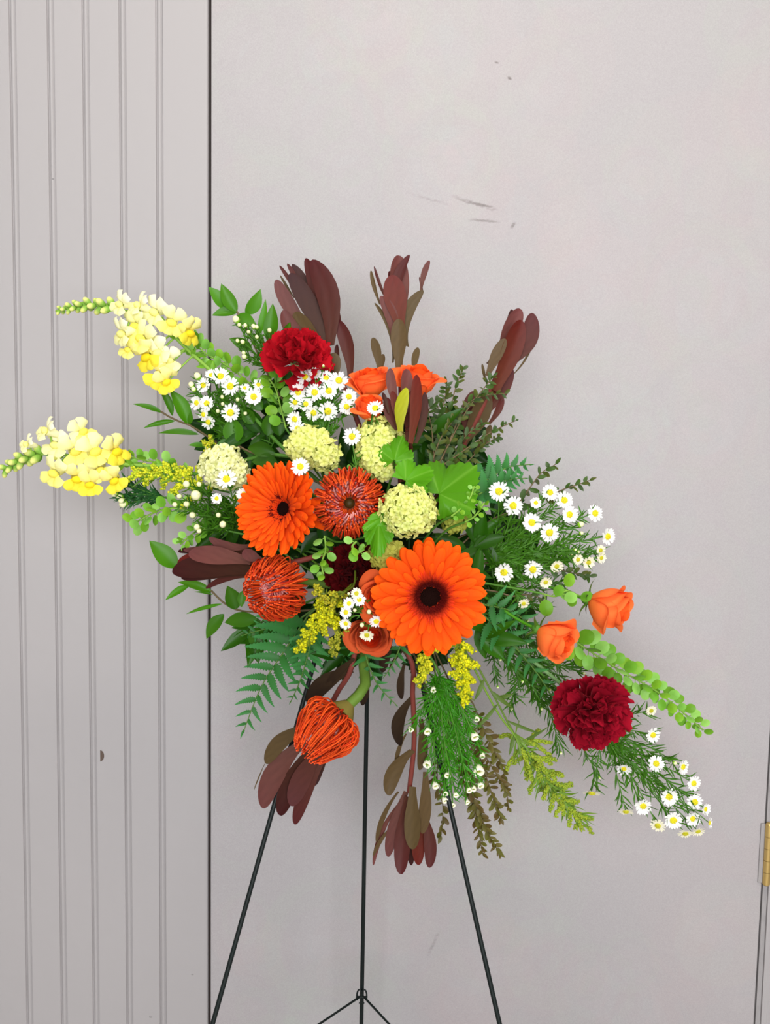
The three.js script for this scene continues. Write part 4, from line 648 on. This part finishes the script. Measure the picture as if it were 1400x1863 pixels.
eucalyptus('bronze eucalyptus sprig between waxflower and the long goldenrod plume', [[860, 1280], [890, 1350], [915, 1400], [925, 1470]], -0.02, 22, 42, 1);

// ------------------------------------------------------------------ leatherleaf fern
const pinnaGeo = Array.from({ length: 4 }, () => blade(V(0, 1, 0), 0.32, { prof: 'frond', teeth: 11, bite: 0.34, cup: 0.2, bowN: 0.05, bowS: 0.04, c0: vary(lin(40, 104, 34), 0.12), c1: vary(lin(70, 140, 76), 0.12), nu: 4, nv: 22 }));  // paler bluish tips put the highlight into the leaf colour
function fern(label, path, dz, n, len, wide = 1.15) {
  const up = V(0, 0, 1), mirror = [1, 1], name = 'leatherleaf_fern';
  const pts = path.map(([x, y, d = 0]) => pos(x, y, dz + d)), p = pts[0].clone(), k = mpp(p.z), g = thing(name, label, 'fern', p), cv = new THREE.CatmullRomCurve3(pts.map((q) => q.clone().sub(p)));
  part(g, 'rachis', tube(cv.points, 0.0013, lin(86, 120, 52), 18, 5, 0.0006), stemMat);
  for (let i = 0; i < n; i++) for (const s of [-1, 1]) {
    const u = 0.05 + (0.93 * (i + (s > 0 ? 0.35 : 0))) / n, q = cv.getPoint(Math.min(1, u)), t = cv.getTangent(Math.min(1, u)), sd = t.clone().cross(up).normalize().multiplyScalar(s), d = t.clone().multiplyScalar(0.62 + 0.3 * u).add(sd).add(V(0, 0, rr(-0.12, 0.2))), L = len * k * Math.pow(1 - u * 0.88, 0.8) * mirror[s < 0 ? 0 : 1] * rr(0.92, 1.08);
    if (L > 0.001) part(g, 'pinna', pinnaGeo[(i + (s > 0)) % 4], leafMat, q, basisQ(d, up.clone().add(V(rr(-0.3, 0.3), rr(0, 0.4), 0))), V(L * wide, L, L));
  }
  const e = cv.getPoint(0.97), t = cv.getTangent(0.97); part(g, 'pinna', pinnaGeo[0], leafMat, e, basisQ(t, up), len * k * 0.22);
  stalk(g, p, foamAt.clone().sub(p), 0.0013, lin(86, 120, 52), 'stalk');
}
fern('large fern frond at the lower left, tip curving down', [[560, 1120], [520, 1180], [475, 1250], [441, 1335]], -0.01, 11, 105);
fern('fern frond at the lower left hanging down beside the left easel leg', [[570, 1140], [560, 1190], [545, 1240], [528, 1278]], 0.0, 8, 52);
fern('fern frond reaching left under the pincushion flower with pink centre', [[540, 1130], [500, 1140], [460, 1150], [428, 1160]], -0.015, 7, 48);
fern('green fern tip hanging below the bottom centre rose', [[660, 1160], [670, 1210], [690, 1250], [722, 1284]], 0.02, 7, 46);
fern('fern frond at the right, fanned above the right daisies', [[850, 900], [890, 870], [925, 850], [965, 845]], -0.02, 7, 60, 1.9);
fern('second fern frond at the right, lower and closer to the daisies', [[870, 900], [905, 880], [930, 872], [956, 870]], -0.015, 6, 46, 1.9);
fern('fern tip pointing left below the goldenrod at the far left', [[360, 925], [330, 928], [305, 932], [290, 938]], 0.0, 6, 22);
fern('shaded fern tip behind the drooping olive goldenrod tips', [[635, 1150], [628, 1185], [622, 1205], [614, 1225]], -0.02, 6, 26);
fern('fern frond trailing right between the large gerbera and deep red carnation', [[880, 1120], [930, 1170], [980, 1230], [1035, 1320]], -0.005, 10, 62);
fern('fern frond spread under the rosebud near the carnation stem', [[880, 1100], [925, 1110], [955, 1130], [975, 1160]], 0.0, 7, 56);
fern('dark fern tip hanging between the conebush and large gerbera', [[730, 1170], [720, 1195], [710, 1215], [698, 1232]], 0.0, 5, 34);

// ------------------------------------------------------------------ green seed pod stems: coin-shaped pods
const podGeo = Array.from({ length: 5 }, (_, i) => { const c = vary([LIME, lin(112, 170, 50), lin(150, 205, 96), lin(104, 158, 36), lin(134, 190, 84)][i], 0.06); return grid(12, 4, (u, v, p) => { const a = u * 2 * PI, r = 0.5 * v * (1 - 0.08 * Math.cos(a)); p.set(Math.sin(a) * r * 0.85, Math.cos(a) * r + 0.5, 0.1 * (1 - v * v) + (v > 0.7 ? 0.05 * (v - 0.7) : 0)); }, (u, v) => mixc(mixc(c, GREEN, 0.2), c, v)); });
function podStem(label, path, dz, n, size, taper, tone = 0) {
  const pts = path.map(([x, y, d = 0]) => pos(x, y, dz + d)), p = pts[0].clone(), k = mpp(p.z), g = thing('seed_pod_stem', label, 'seed pods', p), cv = new THREE.CatmullRomCurve3(pts.map((q) => q.clone().sub(p))), stems = [tube(cv.points, 0.0012, lin(120, 160, 60), 20, 5)];
  for (let i = 0; i < n; i++) {
    const u = (i + 0.5) / n, q = cv.getPoint(u), t = cv.getTangent(u), n1 = t.clone().cross(V(0, 0, 1)).normalize(), a = i * 2.39996, d = t.clone().multiplyScalar(0.5).addScaledVector(n1, Math.cos(a)).add(V(0, 0, 0.55 * Math.sin(a) + 0.25)).normalize(), s = size * k * lerp(1, taper, u) * rr(0.85, 1.12), e = q.clone().addScaledVector(d, s * 0.35);
    stems.push(tube([q, q.clone().lerp(e, 0.5), e], 0.0005, lin(120, 160, 60), 3, 4)); part(g, 'pod', podGeo[(i * 3 + tone) % 5], leafMat, e, basisQ(d, V(rr(-0.7, 0.7), rr(0.1, 1.0), 0.9)), s);
  }
  part(g, 'stem', merge(stems), stemMat); stalk(g, p, foamAt.clone().sub(p), 0.0014, STEM, 'stalk');
}
podStem('long stem of flat round green pods trailing right above the deep red carnation', [[1035, 1160], [1120, 1215], [1200, 1262], [1278, 1328]], 0.0, 62, 31, 0.55);
podStem('light green pod stem at the upper left, along the upper snapdragon', [[480, 720], [420, 670], [370, 640], [335, 605]], -0.02, 46, 23, 0.75, 2);
podStem('shaded green pod stem between the left daisies and dense daisy cluster', [[520, 780], [510, 740], [500, 705], [490, 690]], 0.005, 18, 25, 0.9, 3);
podStem('light green pod stem at the far left below the tiny white blooms', [[350, 930], [310, 925], [275, 935], [245, 952]], 0.0, 22, 24, 0.8, 2);
podStem('pale green pods behind the goldenrod at the left', [[340, 870], [300, 845], [265, 838], [238, 832]], -0.02, 18, 22, 0.8, 2);
podStem('small green pod tip pointing left over the sideways conebush', [[385, 960], [360, 965], [340, 980], [328, 990]], 0.02, 14, 18, 0.8, 3);
podStem('pair of round green pods on the stalk left of the upper rosebud', [[985, 1080], [1010, 1085], [1030, 1075], [1055, 1085]], 0.02, 7, 28, 0.9, 3);
podStem('pale green pods dangling before the shaded dark red carnation', [[590, 975], [592, 1000], [585, 1025], [588, 1045]], 0.03, 12, 17, 1, 2);
podStem('small ring of pale green pods beneath the upright pincushion flower', [[648, 985], [640, 995], [650, 1005], [662, 1000]], 0.05, 7, 19, 1, 2);
podStem('fine green pod sprig over the largest lobed leaf', [[820, 940], [838, 925], [855, 905], [862, 885]], 0.045, 14, 12, 0.8, 1);
podStem('fine green pod sprig left of the right daisies', [[845, 950], [862, 940], [874, 925], [880, 915]], 0.04, 12, 12, 0.8, 0);
podStem('fine pale pod sprig between the two upper pale green snowballs', [[640, 870], [645, 850], [655, 840], [662, 830]], 0.0, 7, 14, 0.8, 1);

// ------------------------------------------------------------------ snapdragons
const SN0 = lin(250, 246, 152), SN1 = lin(253, 240, 104), SNW = lin(253, 252, 222);
function snapFloret(c, pal) {                    // unit floret, mouth towards +Z, up is +Y
  const tubeG = paint(new THREE.LatheGeometry([[0.1, -0.75], [0.2, -0.6], [0.25, -0.3], [0.3, 0], [0.33, 0.1]].map(([x, y]) => new THREE.Vector2(x, y)), 12).rotateX(PI / 2), mixc(c, SNW, 0.3));
  const up = [-1, 1].map((s) => { const b = blade(V(s * 0.42, 0.62, 0.12), 0.75, { prof: 'petal', face: V(0, -0.2, 1), cup: -0.4, bowN: 0.2, wave: 0.3, c0: mixc(c, SNW, 0.2), c1: mixc(c, SNW, 0.5), nu: 6, nv: 6 }); b.translate(s * 0.06, 0.12, 0.05); return b; });
  const low = [-0.55, 0, 0.55].map((s) => { const b = blade(V(s, -0.6 + Math.abs(s) * 0.3, 0.28), 0.62, { prof: 'petal', face: V(0, 0.4, 1), cup: -0.3, bowN: 0.18, wave: 0.25, c0: pal, c1: c, nu: 6, nv: 6 }); b.translate(s * 0.15, -0.1, 0.1); return b; });
  const palate = paint(new THREE.SphereGeometry(0.25, 14, 10).scale(1.15, 0.8, 0.9).translate(0, -0.06, 0.22), pal);
  return { tubeG, up: merge(up), low: merge(low), palate };
}
const SNAP = [snapFloret(SN0, SN1), snapFloret(mixc(SNW, SN0, 0.4), SN0), snapFloret(lin(252, 238, 84), lin(250, 228, 44))];  // lit and shaded copies: paler for top florets, deeper yellow below
function snapdragon(label, path, dz, florets, buds, sep) {
  const pts = path.map(([x, y, d = 0]) => pos(x, y, dz + d)), p = pts[0].clone(), k = mpp(p.z), g = thing('snapdragon', label, 'snapdragon', p), cv = new THREE.CatmullRomCurve3(pts.map((q) => q.clone().sub(p)));
  part(g, 'stem', tube(cv.points, 0.0028, lin(120, 160, 60), 24, 7, 0.0012), stemMat);
  florets.forEach(([x, y, r, ax, ay, kind]) => {
    const v = pos(x, y, dz + 0.012 + rr(-0.008, 0.008)).sub(p), s = r * k * 1.12, S = SNAP[kind], q = basisQ(V(rr(-0.7, 0.7), 1, rr(0, 0.4)).addScaledVector(V(ax, ay, 0), -0.1), V(ax * 1.4 + rr(-0.4, 0.4), ay * 1.2, 0.7)), f = part(g, 'floret', S.tubeG, petalMat, v, q, s);
    part(f, 'upper_lip', S.up, petalMat); part(f, 'lower_lip', S.low, petalMat); part(f, 'palate', S.palate, petalMat);
    let best = 0, bd = 9; for (let i = 0; i <= 40; i++) { const d = cv.getPoint(i / 40).distanceTo(v); if (d < bd) { bd = d; best = i / 40; } }
    const c = cv.getPoint(best); part(g, 'pedicel', tube([c, c.clone().lerp(v, 0.5), v.clone().add(V(0, 0, -0.3 * s))], 0.0014, lin(132, 170, 70), 5, 5), stemMat);
  });
  const budG = paint(new THREE.SphereGeometry(1, 12, 10).scale(0.62, 1, 0.62), null, (q) => mixc(lin(120, 164, 62), lin(222, 222, 130), smooth(q.y, -0.3, 0.9)));
  buds.forEach(([u, r, a]) => { const q = cv.getPoint(u), t = cv.getTangent(u), n1 = t.clone().cross(V(0, 0, 1)).normalize(), d = t.clone().multiplyScalar(0.9).addScaledVector(n1, Math.cos(a)).add(V(0, 0, Math.sin(a))).normalize(); part(g, 'bud', budG, budMat, q.clone().addScaledVector(d, r * k * 1.1), basisQ(d, V(0, 0, 1)), r * k); });
  for (let i = 0; i < sep[0]; i++) { const u = lerp(sep[1], sep[2], i / sep[0]), q = cv.getPoint(u), t = cv.getTangent(u), a = i * 2.39996, n1 = t.clone().cross(V(0, 0, 1)).normalize(), d = t.clone().multiplyScalar(0.8).addScaledVector(n1, Math.cos(a)).add(V(0, 0, Math.sin(a))).normalize().multiplyScalar(rr(14, 22) * k); part(g, 'leaf', blade(d, rr(7, 10) * k, { prof: 'ovate', cup: 0.3, c0: lin(96, 150, 44), c1: LIME }), leafMat, q); }
  stalk(g, p, foamAt.clone().sub(p), 0.0026, STEM, 'stalk', [pos(530, 830, -0.02)]);
}
const budRow = (u0, u1, n, r0, r1) => Array.from({ length: n }, (_, i) => [lerp(u0, u1, i / (n - 1)), lerp(r0, r1, i / (n - 1)), i * 2.39996]);
snapdragon('upper yellow snapdragon arching up left, its green tip pointing left', [[400, 690], [345, 640], [290, 590], [215, 562], [150, 556], [104, 566]], 0.0, [
  [222, 553, 25, -0.1, 0.7, 1], [256, 556, 26, 0.1, 0.8, 1], [285, 566, 30, 0.3, 0.6, 1], [312, 584, 30, 0.5, 0.4, 0], [342, 602, 30, 0.8, 0.2, 2], [226, 604, 30, -0.6, -0.2, 1], [262, 615, 33, -0.4, -0.2, 0], [268, 645, 33, -0.4, -0.4, 2], [292, 682, 33, -0.1, -0.5, 2], [248, 590, 28, -0.2, 0.2, 0], [290, 640, 30, 0, -0.2, 1], [302, 694, 26, 0.2, -0.5, 2], [236, 636, 22, -0.6, -0.2, 0], [308, 655, 26, 0.2, -0.3, 1]],
  [...budRow(0.62, 0.99, 24, 11, 5)], [16, 0.05, 0.7]);
snapdragon('lower yellow snapdragon reaching to the left edge', [[300, 848], [240, 846], [170, 836], [100, 826], [50, 832], [6, 856]], 0.0, [
  [88, 784, 27, -0.2, 0.7, 1], [104, 808, 30, -0.2, 0.4, 1], [148, 786, 28, 0.1, 0.7, 0], [136, 818, 34, 0, 0.3, 0], [170, 822, 36, 0.1, 0.1, 0], [207, 820, 33, 0.6, 0.2, 2], [102, 858, 32, -0.5, -0.5, 0], [140, 868, 30, -0.1, -0.5, 2], [165, 880, 28, 0, -0.6, 2], [208, 872, 28, 0.2, -0.6, 2], [182, 852, 28, 0.2, -0.2, 0], [52, 808, 20, -0.4, 0.5, 1]],
  [...budRow(0.68, 0.98, 18, 12, 8), [0.55, 11, 2], [0.6, 11, 4], [0.5, 10, 3.5]], [14, 0.02, 0.8]);

scene.traverse((o) => { if (o.isMesh) { o.castShadow = true; o.receiveShadow = true; } });
renderer.render(scene, camera);
